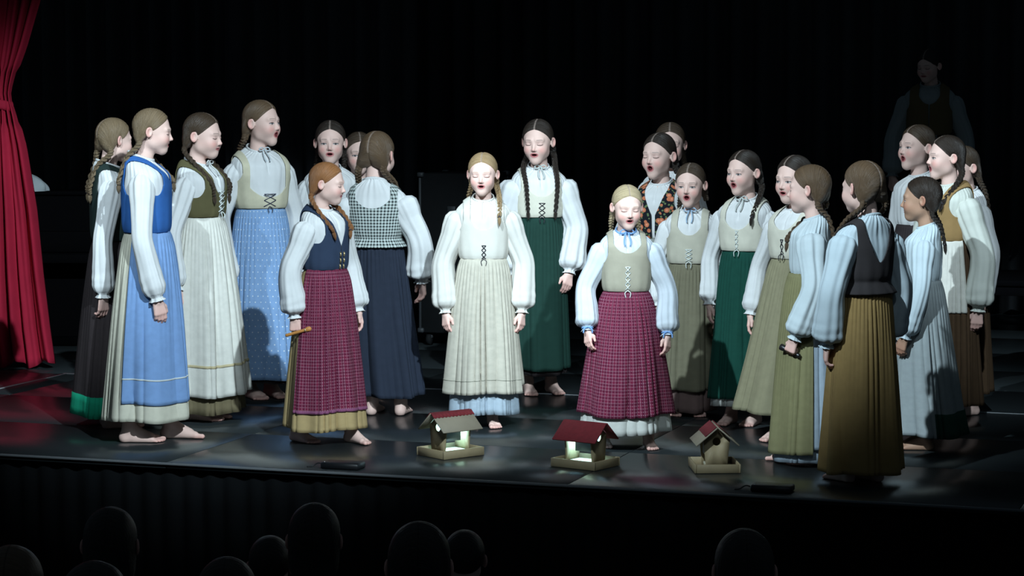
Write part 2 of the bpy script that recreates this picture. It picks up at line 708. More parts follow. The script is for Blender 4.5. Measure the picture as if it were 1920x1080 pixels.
def paint_face(V, kind, skin, hair, eyes):
    mw, mh, zm = MOUTH[kind]
    x, y, z = V[:, 0], V[:, 1], V[:, 2]
    ax = np.abs(x)
    front = y < -0.045
    C = np.tile(np.array(skin), (len(V), 1)).astype(float)

    def lay(mask, col):
        m = np.clip(mask, 0, 1)[:, None]
        C[:] = C * (1 - m) + np.array(col) * m
    rosy = (skin[0] * 1.0, skin[1] * 0.62, skin[2] * 0.62)
    lay(0.65 * np.exp(-((ax - 0.040) ** 2 + (z + 0.034) ** 2) / 0.018 ** 2) * (y < 0), rosy)
    lay(0.4 * np.exp(-(ax ** 2 + (z + 0.030) ** 2) / 0.010 ** 2) * (y < -0.09), rosy)
    lay(0.55 * sstep(0.076, 0.082, ax) * (np.abs(z + 0.006) < 0.033), rosy)
    lay(0.35 * front * np.exp(-(((ax - 0.030) / 0.017) ** 2 + ((z - 0.000) / 0.011) ** 2)), (skin[0] * 0.72, skin[1] * 0.60, skin[2] * 0.62))
    # brows
    zb = 0.0180 + 0.0018 * (1 - ((ax - 0.027) / 0.017) ** 2)
    lay(0.55 * front * sstep(0.0030, 0.0012, np.abs(z - zb)) * (ax > 0.014) * (ax < 0.045), tuple(0.65 * h + 0.05 for h in hair))
    # eyes
    e = (ax - 0.0305) / 0.0145
    inside = np.abs(e) < 1
    if eyes == 'open':
        half = 0.0046 * np.sqrt(np.clip(1 - e * e, 0, 1))
        lay(front * inside * sstep(half + 0.0008, half - 0.0006, np.abs(z + 0.0045)), (0.50, 0.47, 0.46))
        lay(front * inside * (np.abs(z + 0.0045) < half) * sstep(0.0068, 0.0050, np.hypot(ax - 0.0305, z + 0.004)), (0.05, 0.045, 0.05))
        lay(front * inside * sstep(0.0026, 0.0010, np.abs(z + 0.0045 - half)), (0.05, 0.03, 0.025))
    else:
        zl = -0.0085 + 0.0035 * e * e
        lay(front * inside * 0.9 * sstep(0.0030, 0.0012, np.abs(z - zl)), (0.06, 0.035, 0.03))
        lay(front * inside * 0.4 * sstep(0.0024, 0.0008, np.abs(z - 0.0035 + 0.002 * e * e)), (skin[0] * .45, skin[1] * .35, skin[2] * .35))  # shading of the lid crease, painted as darker skin
    # lips
    q = np.sqrt((x / (mw + 0.0085)) ** 2 + ((z - zm) / (mh + 0.0078)) ** 2)
    lay(front * (y < -0.058) * sstep(1.04, 0.86, q), (0.54, 0.185, 0.185))
    q2 = np.sqrt((x / (mw + 0.0008)) ** 2 + ((z - zm) / (mh + 0.0009)) ** 2)
    lay(front * (y > -0.100) * sstep(1.1, 0.85, q2), (0.13, 0.020, 0.024))
    lay(front * (y > -0.0955) * (z < -0.036) * (z > -0.044) * sstep(0.0045, 0.0025, np.abs(ax - 0.0052)) * 0.55, (0.30, 0.14, 0.12))
    return C


# hair caps -------------------------------------------------------------
LINE_Z = np.array([-0.11, -0.085, -0.06, -0.035, -0.015, 0.0, 0.02, 0.045, 0.065, 0.085, 0.12])
LINE_Y = {'braids': np.array([0.095, 0.075, 0.048, 0.030, 0.016, -0.002, -0.026, -0.0475, -0.062, -0.0735, -0.085]),
          'short': np.array([0.10, 0.085, 0.060, 0.034, 0.010, -0.014, -0.046, -0.064, -0.074, -0.080, -0.09]),
          'long': np.array([0.0, -0.012, -0.014, -0.012, -0.012, -0.016, -0.034, -0.055, -0.068, -0.075, -0.085])}
GATHER = np.array([0.063, 0.058, -0.052])


def hair_fn(style):
    def fn(X, Y, Z):
        aX = np.abs(X)
        gro = 0.0030 * np.exp(-(X / 0.0035) ** 2) if style == 'braids' else 0.0
        d = ell(aX, Y, Z, (0, 0.016, 0.0255), (0.0800, 0.0960, 0.0890)) + gro
        if style == 'braids':
            d = smin(d, ell(aX, Y, Z, (0.040, 0.050, -0.030), (0.038, 0.042, 0.040)), 0.03)
            d = smin(d, sph(aX, Y, Z, GATHER, 0.019), 0.02)
        elif style == 'long':
            d = smin(d, ell(aX, Y, Z, (0, 0.035, -0.06), (0.078, 0.070, 0.10)), 0.04)
        d = d - 0.0008 * np.sin(70 * np.arctan2(Y - GATHER[1], Z - GATHER[2] + 1e-4))
        cut = np.interp(Z.ravel(), LINE_Z, LINE_Y[style]).reshape(Z.shape)
        cut = cut + 0.003 * np.exp(-(aX / 0.03) ** 2) * sstep(0.03, 0.07, Z)
        d = smax(d, cut - Y, 0.014)
        if style != 'long':
            d = smax(d, -ell(aX, Y, Z, (0.084, 0.014, -0.006), (0.016, 0.017, 0.029)), 0.006)
        return d
    return fn


CAPS = {k: nets(hair_fn(k), axis((-0.1, 0.1, 0.0040)), axis((-0.105, 0.125, 0.0044)), axis((-0.17 if k == 'long' else -0.095, 0.125, 0.0044)))
        for k in LINE_Y}


def cap_attr(V):
    ax = np.abs(V[:, 0])
    fi = np.arctan2(V[:, 1] - GATHER[1], V[:, 2] - GATHER[2])
    r = np.hypot(V[:, 1] - GATHER[1], V[:, 2] - GATHER[2])
    part = 0.75 * sstep(0.0036, 0.0012, ax) * (V[:, 2] > 0.0)
    return np.stack([fi * 1.2 + 7 * (V[:, 0] > 0), r * 3, part], 1)


# hands and feet ---------------------------------------------------------
def hand_fn(curl):
    base = [(-0.024, 0.058), (-0.008, 0.066), (0.008, 0.060), (0.0225, 0.047)]
    segs = []
    for k, (fy, ln) in enumerate(base):
        p = np.array([0.0, fy, -0.070 + (0.004 if k == 3 else 0)])
        a = 0.0
        for s, (c, w) in enumerate(zip(curl, (0.42, 0.32, 0.26))):
            a += math.radians(c + 3 * k)
            q = p + ln * w * np.array([-math.sin(a), fy * 0.05 * (s == 0), -math.cos(a)])
            segs.append((p, q, 0.0082 - 0.0008 * s, 0.0076 - 0.0008 * s, k))
            p = q
    g = curl[0] > 40

    def fn(X, Y, Z):
        d = cone(X, Y, Z, (0, 0, 0.07), (0, 0, -0.008), 0.0225, 0.0185)
        pal = None
        for fy, _ in base:
            c = cone(X, Y, Z, (0, fy * 0.55, -0.012), (0, fy, -0.068), 0.0125, 0.0098)
            pal = c if pal is None else smin(pal, c, 0.010)
        d = smin(d, pal, 0.015)
        th = [((-0.004, -0.016, -0.018), (-0.014, -0.038, -0.044), 0.0115, 0.0092),
              ((-0.014, -0.038, -0.044), (-0.026 if g else -0.018, -0.034 if g else -0.043, -0.070), 0.0090, 0.0072)]
        for a, b, ra, rb in th:
            d = smin(d, cone(X, Y, Z, a, b, ra, rb), 0.007)
        fin = [None] * 4
        for a, b, ra, rb, k in segs:
            c = cone(X, Y, Z, a, b, ra, rb)
            fin[k] = c if fin[k] is None else smin(fin[k], c, 0.003)
        for f in fin:
            d = smin(d, f, 0.0035)
        return d
    return fn


HANDS = {k: nets(hand_fn(c), axis((-0.075, 0.03, 0.0034)), axis((-0.065, 0.045, 0.0034)), axis((-0.150, 0.075, 0.0034)))
         for k, c in {'relaxed': (16, 26, 24), 'grip': (58, 80, 50)}.items()}


def foot_fn(X, Y, Z):
    d = cone(X, Y, Z, (0, 0.028, 0.32), (0, 0.032, 0.075), 0.046, 0.0265)
    d = smin(d, sph(X, Y, Z, (0, 0.052, 0.024), 0.026), 0.03)
    d = smin(d, cone(X, Y, Z, (0, 0.022, 0.060), (0, -0.060, 0.026), 0.030, 0.020), 0.03)
    d = smin(d, cone(X, Y, Z, (0.0, 0.04, 0.020), (0.022, -0.078, 0.013), 0.022, 0.014), 0.02)
    d = smin(d, cone(X, Y, Z, (0.0, 0.0, 0.025), (-0.020, -0.092, 0.017), 0.022, 0.017), 0.02)
    toes = [(-0.026, -0.093, -0.126, 0.0118), (-0.008, -0.095, -0.127, 0.0090), (0.006, -0.092, -0.121, 0.0084),
            (0.019, -0.087, -0.112, 0.0080), (0.031, -0.078, -0.100, 0.0076)]
    for tx, y0, y1, r in toes:
        d = smin(d, cone(X, Y, Z, (tx * 0.9, y0, 0.013), (tx, y1, r), r, r), 0.004)
    return smax(d, 0.0015 - Z, 0.003)


FOOT = nets(foot_fn, axis((-0.055, 0.055, 0.0046)), axis((-0.145, 0.085, 0.0046)), axis((-0.004, 0.13, 0.0046), (0.13, 0.37, 0.015)))


def rotz(a):
    c, s = math.cos(a), math.sin(a)
    return np.array([[c, -s, 0], [s, c, 0], [0, 0, 1.0]])


def rotx(a):
    c, s = math.cos(a), math.sin(a)
    return np.array([[1.0, 0, 0], [0, c, -s], [0, s, c]])


def roty(a):
    c, s = math.cos(a), math.sin(a)
    return np.array([[c, 0, s], [0, 1.0, 0], [-s, 0, c]])


# ------------------------------------------------------------------ clothing profiles
class Torso:
    """blouse surface: rings of superellipses from waist to collar."""

    def __init__(s, zc, zw, k, wa, wb):
        s.zc, s.zw, s.k, s.wa, s.wb = zc, zw, k, wa, wb
        off = np.array([0, .010, .024, .042, .062, .09, .13, .18])
        a = np.array([.055, .072, .100, .126, .146, .153, .146, .134])
        b = np.array([.054, .063, .073, .082, .090, .098, .104, .104])
        L = (zc - zw) / k
        m = off < L - 0.055
        off, a, b = off[m], a[m], b[m]
        off = np.concatenate([off, [L - 0.045, L - 0.012, L, L + 0.10]])
        a = np.concatenate([a, [wa / k + 0.016, wa / k + 0.010, wa / k, wa / k + 0.03]])
        b = np.concatenate([b, [wb / k + 0.014, wb / k + 0.010, wb / k, wb / k + 0.03]])
        dn = np.linspace(-0.02, off[-1], 400)
        w = np.hanning(41)
        w /= w.sum()
        pad = lambda q: np.convolve(np.pad(np.interp(dn, off, q), 20, 'edge'), w, 'valid')
        m2 = sstep(0.0, 0.02, dn)
        s.off = dn
        s.a = np.interp(dn, off, a) * (1 - m2) + pad(a) * m2
        s.b = np.interp(dn, off, b) * (1 - m2) + pad(b) * m2

    def ab(s, z):
        d = (s.zc - z) / s.k
        return np.interp(d, s.off, s.a) * s.k, np.interp(d, s.off, s.b) * s.k

    def cy(s, z):
        return 0.022 * s.k * sstep(0.09 * s.k, 0.0, s.zc - z)

    def pt(s, th, z, off=0.0, ex=2.25):
        a, b = s.ab(z)
        c, n = np.cos(th), np.sin(th)
        r = (np.abs(n) ** ex + np.abs(c) ** ex) ** (-1 / ex)
        return np.stack([(a * r + off) * n, -(b * r + off) * c + s.cy(z), z - 0.020 * s.k * c * sstep(0.10 * s.k, 0.0, s.zc - z)], -1)

    def front(s, x, z, off=0.0):
        a, b = s.ab(z)
        q = min(0.98, abs(x) / a)
        return np.array([x, -(b * (1 - q ** 2.25) ** (1 / 2.25) + off) + float(s.cy(np.float64(z))), z])


class Skirt:
    def __init__(s, zw, zh, wa, wb, ha, hb, hx, hy, seed, nf, amp, flare):
        s.__dict__.update(zw=zw, zh=zh, wa=wa, wb=wb, ha=ha, hb=hb, hx=hx, hy=hy, amp=amp, flare=flare)
        r = np.random.default_rng(seed)
        s.n = np.array([2 * nf, 0, r.integers(6, 9), 5])
        s.w = np.array([1.0, 0.55, 0.55, 0.35])
        s.p = r.uniform(0, 6.28, 4)
        s.d = r.uniform(-0.8, 0.8, 4)
        s.g = int(r.integers(38, 50))

    def pt(s, th, t, off=0.0):
        x = s.n[0] * 0.5 * th + 1.7 * np.sin(2 * th + s.p[0]) + 1.3 * np.sin(5 * th + s.p[1]) + 0.6 * np.sin(9 * th + s.p[2]) + 0.9 * s.d[0] * t + 0.5 * np.sin(3 * t + s.p[3] + 4 * th) * t
        f = np.abs(np.cos(x)) ** 0.6 - 0.62
        f = f * np.clip(0.62 + 0.42 * np.sin(3 * th + s.p[2] + t) + 0.34 * np.sin(7 * th + s.p[3] - t), 0.08, 1.3)
        f = f + 0.65 * t * np.cos(s.n[2] * th + s.p[3] + s.d[1] * t)
        A = 1.5 * s.amp * sstep(0.01, 0.5, t) ** 0.6 * (0.55 + 0.45 * np.clip(t, 0, 1.2))
        r = A * f + 0.0040 * np.exp(-3.5 * t) * np.cos(s.g * th + 3 * t) * sstep(0.015, 0.09, t)
        e = np.clip(t, 0, 2) ** s.flare
        a = s.wa + (s.ha - s.wa) * e + r + off
        b = s.wb + (s.hb - s.wb) * e + r + off
        z = s.zw + (s.zh - s.zw) * t + 0.006 * t * np.cos(3 * th + s.p[0])
        return np.stack([a * np.sin(th) + s.hx * t ** 1.5, -b * np.cos(th) + s.hy * t ** 1.5, z], -1)

    def mesh(s, t0=0.0, t1=1.0, th0=None, th1=None, nt=44, nu=264, off=0.0):
        t = np.linspace(t0, t1, nt)[:, None]
        if th0 is None:
            th = (np.arange(nu) / nu * 2 * np.pi + 2.0)[None, :]
            closed = True
        else:
            th = np.linspace(th0, th1, nu)[None, :]
            closed = False
        P = s.pt(th + 0 * t, t + 0 * th, off).reshape(-1, 3)
        R = 0.5 * (s.ha + s.hb)
        uvw = np.stack(np.broadcast_arrays(th * R * 1.15, s.zw + (s.zh - s.zw) * t, t), -1).reshape(-1, 3)
        return P, grid_faces(nt, nu, closed), uvw


def sleeve_mesh(S, E, Wr, k, full, seed, cuff=True):
    rng = np.random.default_rng(seed)
    nt, nu = 46, 60
    P = spline([S, (S * 0.5 + E * 0.5), E, E * 0.45 + Wr * 0.55, Wr], nt)
    end = P[-1] - P[-2]
    end /= np.linalg.norm(end)
    P = np.concatenate([P, [P[-1] + end * 0.010 * k, P[-1] + end * 0.020 * k]])
    t = np.concatenate([np.linspace(0, 1, nt), [1.03, 1.06]])
    R = np.interp(t, [0, .022, .045, .09, .18, .4, .6, .8, .90, .955, .985, 1.0, 1.03, 1.06],
                  [.020, .036, .047, .058, .062, .058, .061, .067, .067, .056, .037, .0275, .029, .037]) * k
    R = np.where((t > .03) & (t < .97), R * full * np.interp(t, [0, .1, .25, .5, .97], [1., .98, .84, .78, .84]), R)
    Tn = np.gradient(P, axis=0)
    Tn /= np.linalg.norm(Tn, axis=1, keepdims=True)
    x = np.array([1.0, 0, 0]) * (1 if S[0] > 0 else -1)
    ph = np.arange(nu) / nu * 2 * np.pi
    n = rng.integers(5, 8), rng.integers(8, 11), rng.integers(12, 15)
    pp = rng.uniform(0, 6.28, 6)
    V = []
    for p, tn, r, tt in zip(P, Tn, R, t):
        x = x - tn * np.dot(x, tn)
        x /= np.linalg.norm(x)
        y = np.cross(tn, x)
        g = 0.5 + 0.8 * abs(tt - 0.5)
        f = 0.055 * np.cos(n[0] * ph + pp[0] + 2.6 * tt) + 0.045 * np.cos(n[1] * ph + pp[1] - 2.4 * tt) + 0.03 * np.cos(n[2] * ph + pp[2])
        f = f - 0.10 * np.exp(-((np.mod(ph * 3 + pp[3] + 1.2 * tt, 2 * np.pi) - np.pi) / 0.35) ** 2)
        w = 0.022 * np.sin(2 * np.pi * tt * 4.0 + 1.5 * np.cos(ph + pp[3]) + pp[4]) * np.exp(-((tt - 0.55) / 0.28) ** 2)
        w += 0.018 * np.sin(2 * np.pi * tt * 8 + 2.0 * np.cos(ph + pp[5])) * np.exp(-((tt - 0.80) / 0.12) ** 2)
        rr = r * (1 + f * g + w)
        rr = np.where(np.full(nu, tt > 1.05), rr * (1 + 0.08 * np.cos(11 * ph)), rr)
        sag = 0.0
        if 0.55 < tt < 0.99:
            sag = 0.012 * k * math.sin((tt - 0.55) / 0.44 * math.pi)
        ring = p + rr[:, None] * (np.cos(ph)[:, None] * x + np.sin(ph)[:, None] * y)
        ring[:, 2] -= sag
        V.append(ring)
    V = np.concatenate(V)
    uvw = np.stack(np.broadcast_arrays(ph[None, :] * 0.06, (t * 0.45)[:, None], t[:, None]), -1).reshape(-1, 3)
    return V, grid_faces(len(t), nu, True), uvw


def braid(name, path, r, mat, parent, tail=0.055):
    P = spline(path, 90)
    L = np.sum(np.linalg.norm(np.diff(P, axis=0), axis=1))
    Tn = np.gradient(P, axis=0)
    Tn /= np.linalg.norm(Tn, axis=1, keepdims=True)
    x = np.array([1.0, 0.3, 0])
    X = []
    for t in Tn:
        x = x - t * np.dot(x, t)
        x /= np.linalg.norm(x)
        X.append(x.copy())
    X = np.array(X)
    Y = np.cross(Tn, X)
    s = np.linspace(0, 1, len(P))
    w = s * L / (r * 4.6) * 2 * np.pi
    rr = r * np.interp(s, [0, .1, 1], [1.25, 1.1, .72])
    parts = []
    for k in range(3):
        a = w + k * 2 * np.pi / 3
        Q = P + (rr * 0.85 * np.sin(a))[:, None] * X + (rr * 0.50 * np.sin(2 * a))[:, None] * Y
        V, Fq = tube(Q, rr * 0.55, 7)
        uv = np.stack([np.linspace(0, 1, len(V)) * 0 + k + (np.arange(len(V)) % 7) * 0.12, np.linspace(0, 1, len(V)) * 3, np.zeros(len(V))], 1)
        parts.append((V, Fq, {'uvw': uv}))
    e = P[-1]
    d = Tn[-1] * 0.5 + np.array([0, 0, -0.5])
    d /= np.linalg.norm(d)
    Q = np.array([e - d * 0.01, e, e + d * tail * 0.25, e + d * tail * 0.6, e + d * tail])
    V, Fq = tube(Q, [r * .45, r * .42, r * .85, r * .75, r * .12], 9)
    parts.append((V, Fq, {'uvw': np.stack([(np.arange(len(V)) % 9) * 0.35, V[:, 2] * 2, np.zeros(len(V))], 1)}))
    V, Fs, A = join(parts)
    o = link_mesh(name, V, Fs, mat, parent, A)
    tube_v, tube_f = tube(np.array([e - d * 0.006, e + d * 0.004]), r * 0.62, 9)
    link_mesh('hair_tie', tube_v, tube_f, plain('hair_tie', (0.03, 0.025, 0.03), 0.7), o)
    return o


HAIR = {'ash': (0.20, 0.14, 0.082), 'brown': (0.060, 0.038, 0.023), 'dark': (0.026, 0.017, 0.012), 'light': (0.125, 0.078, 0.044),
        'red': (0.30, 0.125, 0.045), 'blonde': (0.34, 0.225, 0.115), 'pale': (0.44, 0.34, 0.205), 'black': (0.015, 0.012, 0.011)}
FAIR = (0.78, 0.535, 0.465)
WHITE = (0.72, 0.725, 0.73)


def person(spec):
    g = dict(hair='brown', mouth='mid', eyes='shut', hy=0, hp=6, hr=0, lx=0.0, hf=0.0, arms={}, blouse=WHITE, bodice=None, skirt=None, apron=None, under=None,
             hw=0.19, hd=None, hx=0, hy_=0, full=1.0, braids=('front', 'front'), skin=FAIR, feet=((-0.065, 0.0, 0), (0.065, 0.0, 0)), nf=11, amp=0.017,
             flare=0.62, seed=1, lacing=None, tie=None, bands=(), slit=True, wk=1.0, style='braids', dz=0.0, bl=0.17, hem=0.1, waist=0.9)
    g.update(spec)
    G = type('G', (), g)
    H, hh = G.H, G.hh
    hs = hh / (0.231 + MOUTH[G.mouth][1] * 1.1)
    k = H / 1.5 * G.wk
    root = empty('person', (G.x, G.y, G.dz), math.radians(G.yaw))
    tag(root, G.label, 'person', g.get('group'))
    hm = hair_mat('hair_' + G.hair, HAIR[G.hair])
    # head transform
    hp = math.radians(G.hp)
    ho = np.array([G.lx, -0.012 - G.hf, H - 0.114 * hs])
    piv = np.array([0, 0.02, -0.06]) * hs
    R = rotz(math.radians(G.hy)) @ roty(math.radians(G.hr)) @ rotx(hp)

    def hd(V):
        return (V * hs - piv) @ R.T + piv + ho
    zc = ho[2] - 0.131 * hs
    zw = G.waist
    wa, wb = 0.112 * k, 0.088 * k
    T = Torso(zc, zw, k, wa, wb)
    # ---- arms
    arms = []
    for sd in (-1, 1):
        a = dict(out=0.185, fwd=0.03, z=0.445 * H, hand='relaxed', eo=0.052, eb=0.03)
        a.update(G.arms.get('L' if sd < 0 else 'R', {}))
        if G.skirt:
            zh_ = a['z'] - 0.06
            tt = np.clip((zw - zh_) / (zw - G.hem), 0, 1)
            e_ = tt ** G.flare
            hd0 = G.hd or G.hw * 0.92
            sa = wa + (G.hw - wa) * e_ + 0.012 + 0.026
            sb = wb + (hd0 - wb) * e_ + 0.012 + 0.026
            ox, oy = a['out'] - sd * G.hx * tt ** 1.5, a['fwd'] - G.hy_ * tt ** 1.5
            q = math.hypot(ox / sa, oy / sb)
            if q < 1:
                a['out'] += ox * (1 / q - 1)
                a['fwd'] += oy * (1 / q - 1)
        S = np.array([sd * 0.112 * k, 0.008, zc - 0.072 * k])
        Wr = np.array([sd * a['out'], -a['fwd'], a['z']])
        E = (S * 0.47 + Wr * 0.53) + np.array([sd * a['eo'], a['eb'], 0])
        arms.append((sd, S, E, Wr, a))
    # ---- body
    parts = []
    Vh, Qh = HEADS[G.mouth]
    parts.append((hd(Vh), Qh, {'col': paint_face(Vh, G.mouth, G.skin, HAIR[G.hair], G.eyes)}))

    def core(X, Y, Z):
        d = cone(X, Y, Z, (0, 0.012, zc - 0.10 * k), (0, 0, zw), 0.078 * k, 0.070 * k)
        d = smin(d, cone(X, Y, Z, (-0.08 * k, 0.01, zc - 0.095 * k), (0.08 * k, 0.01, zc - 0.095 * k), 0.036 * k, 0.036 * k), 0.05)
        d = smin(d, cone(X, Y, Z, (0, 0.02, zc + 0.01), (0, 0.012, zc - 0.1 * k), 0.04 * hs, 0.05 * k), 0.03)
        d = smin(d, cone(X, Y, Z, (-0.035 * k, 0, zw - 0.13 * k), (0.035 * k, 0, zw - 0.13 * k), 0.075 * k, 0.075 * k), 0.08)
        for sd, S, E, Wr, a in arms:
            d = smin(d, cone(X, Y, Z, S, E, 0.024 * k, 0.026 * k), 0.02)
            d = smin(d, cone(X, Y, Z, E, Wr, 0.028 * k, 0.019 * k), 0.02)
        for (fx, fy, fr) in G.feet:
            hip = np.array([0.06 * k * np.sign(fx if fx else 1), 0, zw - 0.16 * k])
            an = np.array([fx, -fy + 0.03 * k, 0.28])
            kn = (hip + an) * 0.5 + np.array([0, -0.015, 0.02])
            d = smin(d, cone(X, Y, Z, hip, kn, 0.062 * k, 0.046 * k), 0.03)
            d = smin(d, cone(X, Y, Z, kn, an, 0.044 * k, 0.036 * k), 0.02)
        return d
    Vc, Qc = nets(core, axis((-0.36, 0.36, 0.017)), axis((-0.26, 0.26, 0.017)), axis((0.2, zc + 0.06, 0.019)))
    sk = np.array(G.skin)
    parts.append((Vc, Qc, {'col': np.tile(sk * 0.95, (len(Vc), 1))}))
    for sd, S, E, Wr, a in arms:
        Vn, Qn = HANDS[a['hand']]
        hk = 0.98 * k
        d = Wr - E
        d /= np.linalg.norm(d)
        z = -d
        x = np.array([sd * 1.0, 0.25 * sd * 0, 0]) if a.get('turn') == 0 else rotz(math.radians(a.get('turn', -35 * sd))) @ np.array([sd * 1.0, 0, 0])
        x = x - z * np.dot(x, z)
        x /= np.linalg.norm(x)
        y = np.cross(z, x) * sd
        M = np.stack([x, y, z], 1)
        Vx = (Vn * hk) @ M.T + Wr + d * 0.012
        Qn2 = Qn if sd > 0 else Qn[:, ::-1]
        tip = np.clip(-Vn[:, 2] / 0.13, 0, 1)[:, None]
        parts.append((Vx, Qn2, {'col': sk * (1 - tip) + sk * [1.0, 0.80, 0.80] * tip}))
        a['M'], a['W'] = M, Wr + d * 0.012
    for i, (fx, fy, fr) in enumerate(G.feet):
        Vf, Qf = FOOT
        sgn = 1 if fx > 0 else -1
        Vq = Vf * k * 0.97
        Vq[:, 2] = Vf[:, 2] * np.where(Vf[:, 2] < 0.1, k, 1.0)
        Vq = (Vq * [sgn, 1, 1]) @ rotz(math.radians(fr)).T + [fx, -fy, 0.0]
        c = np.clip((0.03 - Vf[:, 2]) / 0.03, 0, 1)[:, None] * np.clip((-0.06 - Vf[:, 1]) / 0.05, 0, 1)[:, None]
        parts.append((Vq, Qf if sgn > 0 else Qf[:, ::-1], {'col': sk * 0.95 * (1 - c) + sk * [0.98, 0.72, 0.70] * c}))
    V, Fs, A = join(parts)
    link_mesh('body', V, Fs, SKIN, root, A)
    # ---- hair
    Vc, Qc = CAPS[G.style]
    hair = link_mesh('hair', hd(Vc), Qc, hm, root, {'uvw': cap_attr(Vc)})
    for i, kind in enumerate(G.braids):
        sd = (-1, 1)[i]
        if not kind:
            continue
        if isinstance(kind, tuple):
            kind, bl = kind
        else:
            bl = G.bl
        g0 = hd(np.array([[sd * 0.060, 0.060, -0.048]]))[0]
        g1 = hd(np.array([[sd * 0.070, 0.064, -0.085]]))[0]
        if kind == 'front':
            zs = zc - 0.030 * k
            p2 = np.array([sd * 0.088 * k, -0.020, zs + 0.022])
            p3 = T.front(sd * 0.085 * k, zc - 0.10 * k, 0.022)
            pts = [g0, g1, p2, p3]
            if bl > 0.10:
                pts.append(T.front(sd * 0.075 * k, zc - bl * k, 0.024))
        elif kind == 'up':
            pts = [g0, g1, hd(np.array([[sd * 0.045, 0.095, -0.04]]))[0], hd(np.array([[-sd * 0.03, 0.108, -0.03]]))[0]]
        else:
            p2 = np.array([sd * 0.078 * k, 0.085, zc - 0.005 * k])
            a_, b_ = T.ab(np.float64(zc - 0.11 * k))
            p3 = np.array([sd * 0.075 * k, b_ * 0.92 + 0.022, zc - 0.10 * k])
            pts = [g0, g1, p2, p3]
            if bl > 0.10:
                pts.append(np.array([sd * 0.07 * k, b_ * 0.92 + 0.024, zc - bl * k]))
        braid('braid', pts, 0.0125 * k, hm, root, 0.05 if kind != 'up' else 0.02)
    # ---- blouse
    bm_ = fabric('blouse_%02d%02d%02d' % tuple(int(c * 99) for c in G.blouse), G.blouse, noise=0.05)
    nt, nu = 56, 216
    zz = np.concatenate([np.linspace(zw - 0.02, zc - 0.068 * k, 30), np.linspace(zc - 0.06 * k, zc, nt - 30)])[:, None]
    th = (np.arange(nu) / nu * 2 * np.pi + 1.7)[None, :]
    dd = (zc - zz) / k
    rng = np.random.default_rng(G.seed + 50)
    ph = rng.uniform(0, 6.28, 4)
    rip = 0.0036 * np.exp(-dd / 0.08) * np.cos(32 * th + ph[0]) + 0.0028 * np.exp(-dd / 0.12) * np.cos(23 * th + ph[1])
    rip = rip + 0.002 * sstep(0.12, 0.3, dd) * np.cos(17 * th + ph[2]) + 0.003 * np.cos(9 * th + ph[3] + 12 * dd) * sstep(0.03, 0.1, dd)
    if G.bodice:
        rip = rip * 0.6
    if G.slit:
        sl = np.abs(np.mod(th + np.pi, 2 * np.pi) - np.pi)
        rip = rip - 0.010 * np.exp(-(sl / 0.045) ** 2) * sstep(0.13, 0.10, dd) * sstep(-0.001, 0.008, dd)
    P = T.pt(th + 0 * zz, zz + 0 * th, rip).reshape(-1, 3)
    uvw = np.stack(np.broadcast_arrays(th * 0.13, zz, dd), -1).reshape(-1, 3)
    pr = [(P, grid_faces(nt, nu, True), {'uvw': uvw})]
    # collar band
    cth = np.arange(72) / 72 * 2 * np.pi + 1.7
    cp = T.pt(cth, np.full(72, zc), 0.0)
    ring = []
    for dz, do in ((-0.004, 0.003), (0.002, 0.0055), (0.007, 0.004), (0.009, 0.001), (0.005, -0.002)):
        q = cp.copy()
        nrm = q[:, :2] - [0, float(T.cy(np.float64(zc)))]
        nrm /= np.linalg.norm(nrm, axis=1, keepdims=True)
        q[:, :2] += nrm * (do + 0.0016 * np.cos(30 * cth)[:, None]) * k
        q[:, 2] += dz * k
        ring.append(q)
    cv = np.concatenate(ring)
    collar = (cv, grid_faces(5, 72, True), {'uvw': np.stack([np.tile(cth, 5) * 0.05, cv[:, 2], cv[:, 2] * 0], 1)})
    if not G.tie:
        pr.append(collar)
    for sd, S, E, Wr, a in arms:
        sv, sf, su = sleeve_mesh(S, E, Wr, k, G.full * a.get('full', 1.0), G.seed * 7 + sd + 3)
        pr.append((sv, sf if sd > 0 else sf, {'uvw': su}))
    V, Fs, A = join(pr)
    bl = link_mesh(g.get('top_name', 'blouse'), V, Fs, bm_, root, A)
    if G.tie:
        tm = fabric('tie_%02d%02d%02d' % tuple(int(c * 99) for c in G.tie), G.tie, noise=0.05)
        V, Fs, A = join([collar])
        link_mesh('collar_band', V, Fs, tm if g.get('collar_col') else bm_, root, A)
        f0 = T.front(0, zc + 0.002, 0.012)
        ln = []
        for sx in (-1, 1):
            ln.append(spline([f0, f0 + [sx * 0.020, -0.010, 0.006], f0 + [sx * 0.034, -0.008, -0.006], f0 + [sx * 0.018, -0.008, -0.012], f0 + [0, -0.003, -0.003]], 16))
            ln.append(spline([f0, f0 + [sx * 0.010, -0.010, -0.022], T.front(sx * 0.016, zc - 0.048, 0.012), T.front(sx * 0.012, zc - 0.07, 0.012)], 14))
        tubes('bow', ln, 0.0034, tm, root, 6)
        if g.get('collar_col'):
            for sd, S, E, Wr, a in arms:
                d = (Wr - E) / np.linalg.norm(Wr - E)
                ph_ = np.linspace(0, 2 * np.pi, 24)
                x = np.array([1.0, 0, 0]) - d * d[0]
                x /= np.linalg.norm(x)
                y = np.cross(d, x)
                c0 = Wr + d * 0.002
                loop = c0 + 0.031 * k * (np.cos(ph_)[:, None] * x + np.sin(ph_)[:, None] * y)
                b0 = c0 - 0.031 * k * y * np.sign(y[1]) * 1.05
                bow = [spline([b0, b0 + [s_ * 0.018, -0.006, -0.008], b0 + [s_ * 0.022, -0.008, -0.03]], 10) for s_ in (-1, 1)]
                tubes('cuff_ribbon', [loop] + bow, 0.0040, tm, root, 6)
    # ---- skirts
    skirts = {}
    hemz = G.hem
    hdp = G.hd or G.hw * 0.92
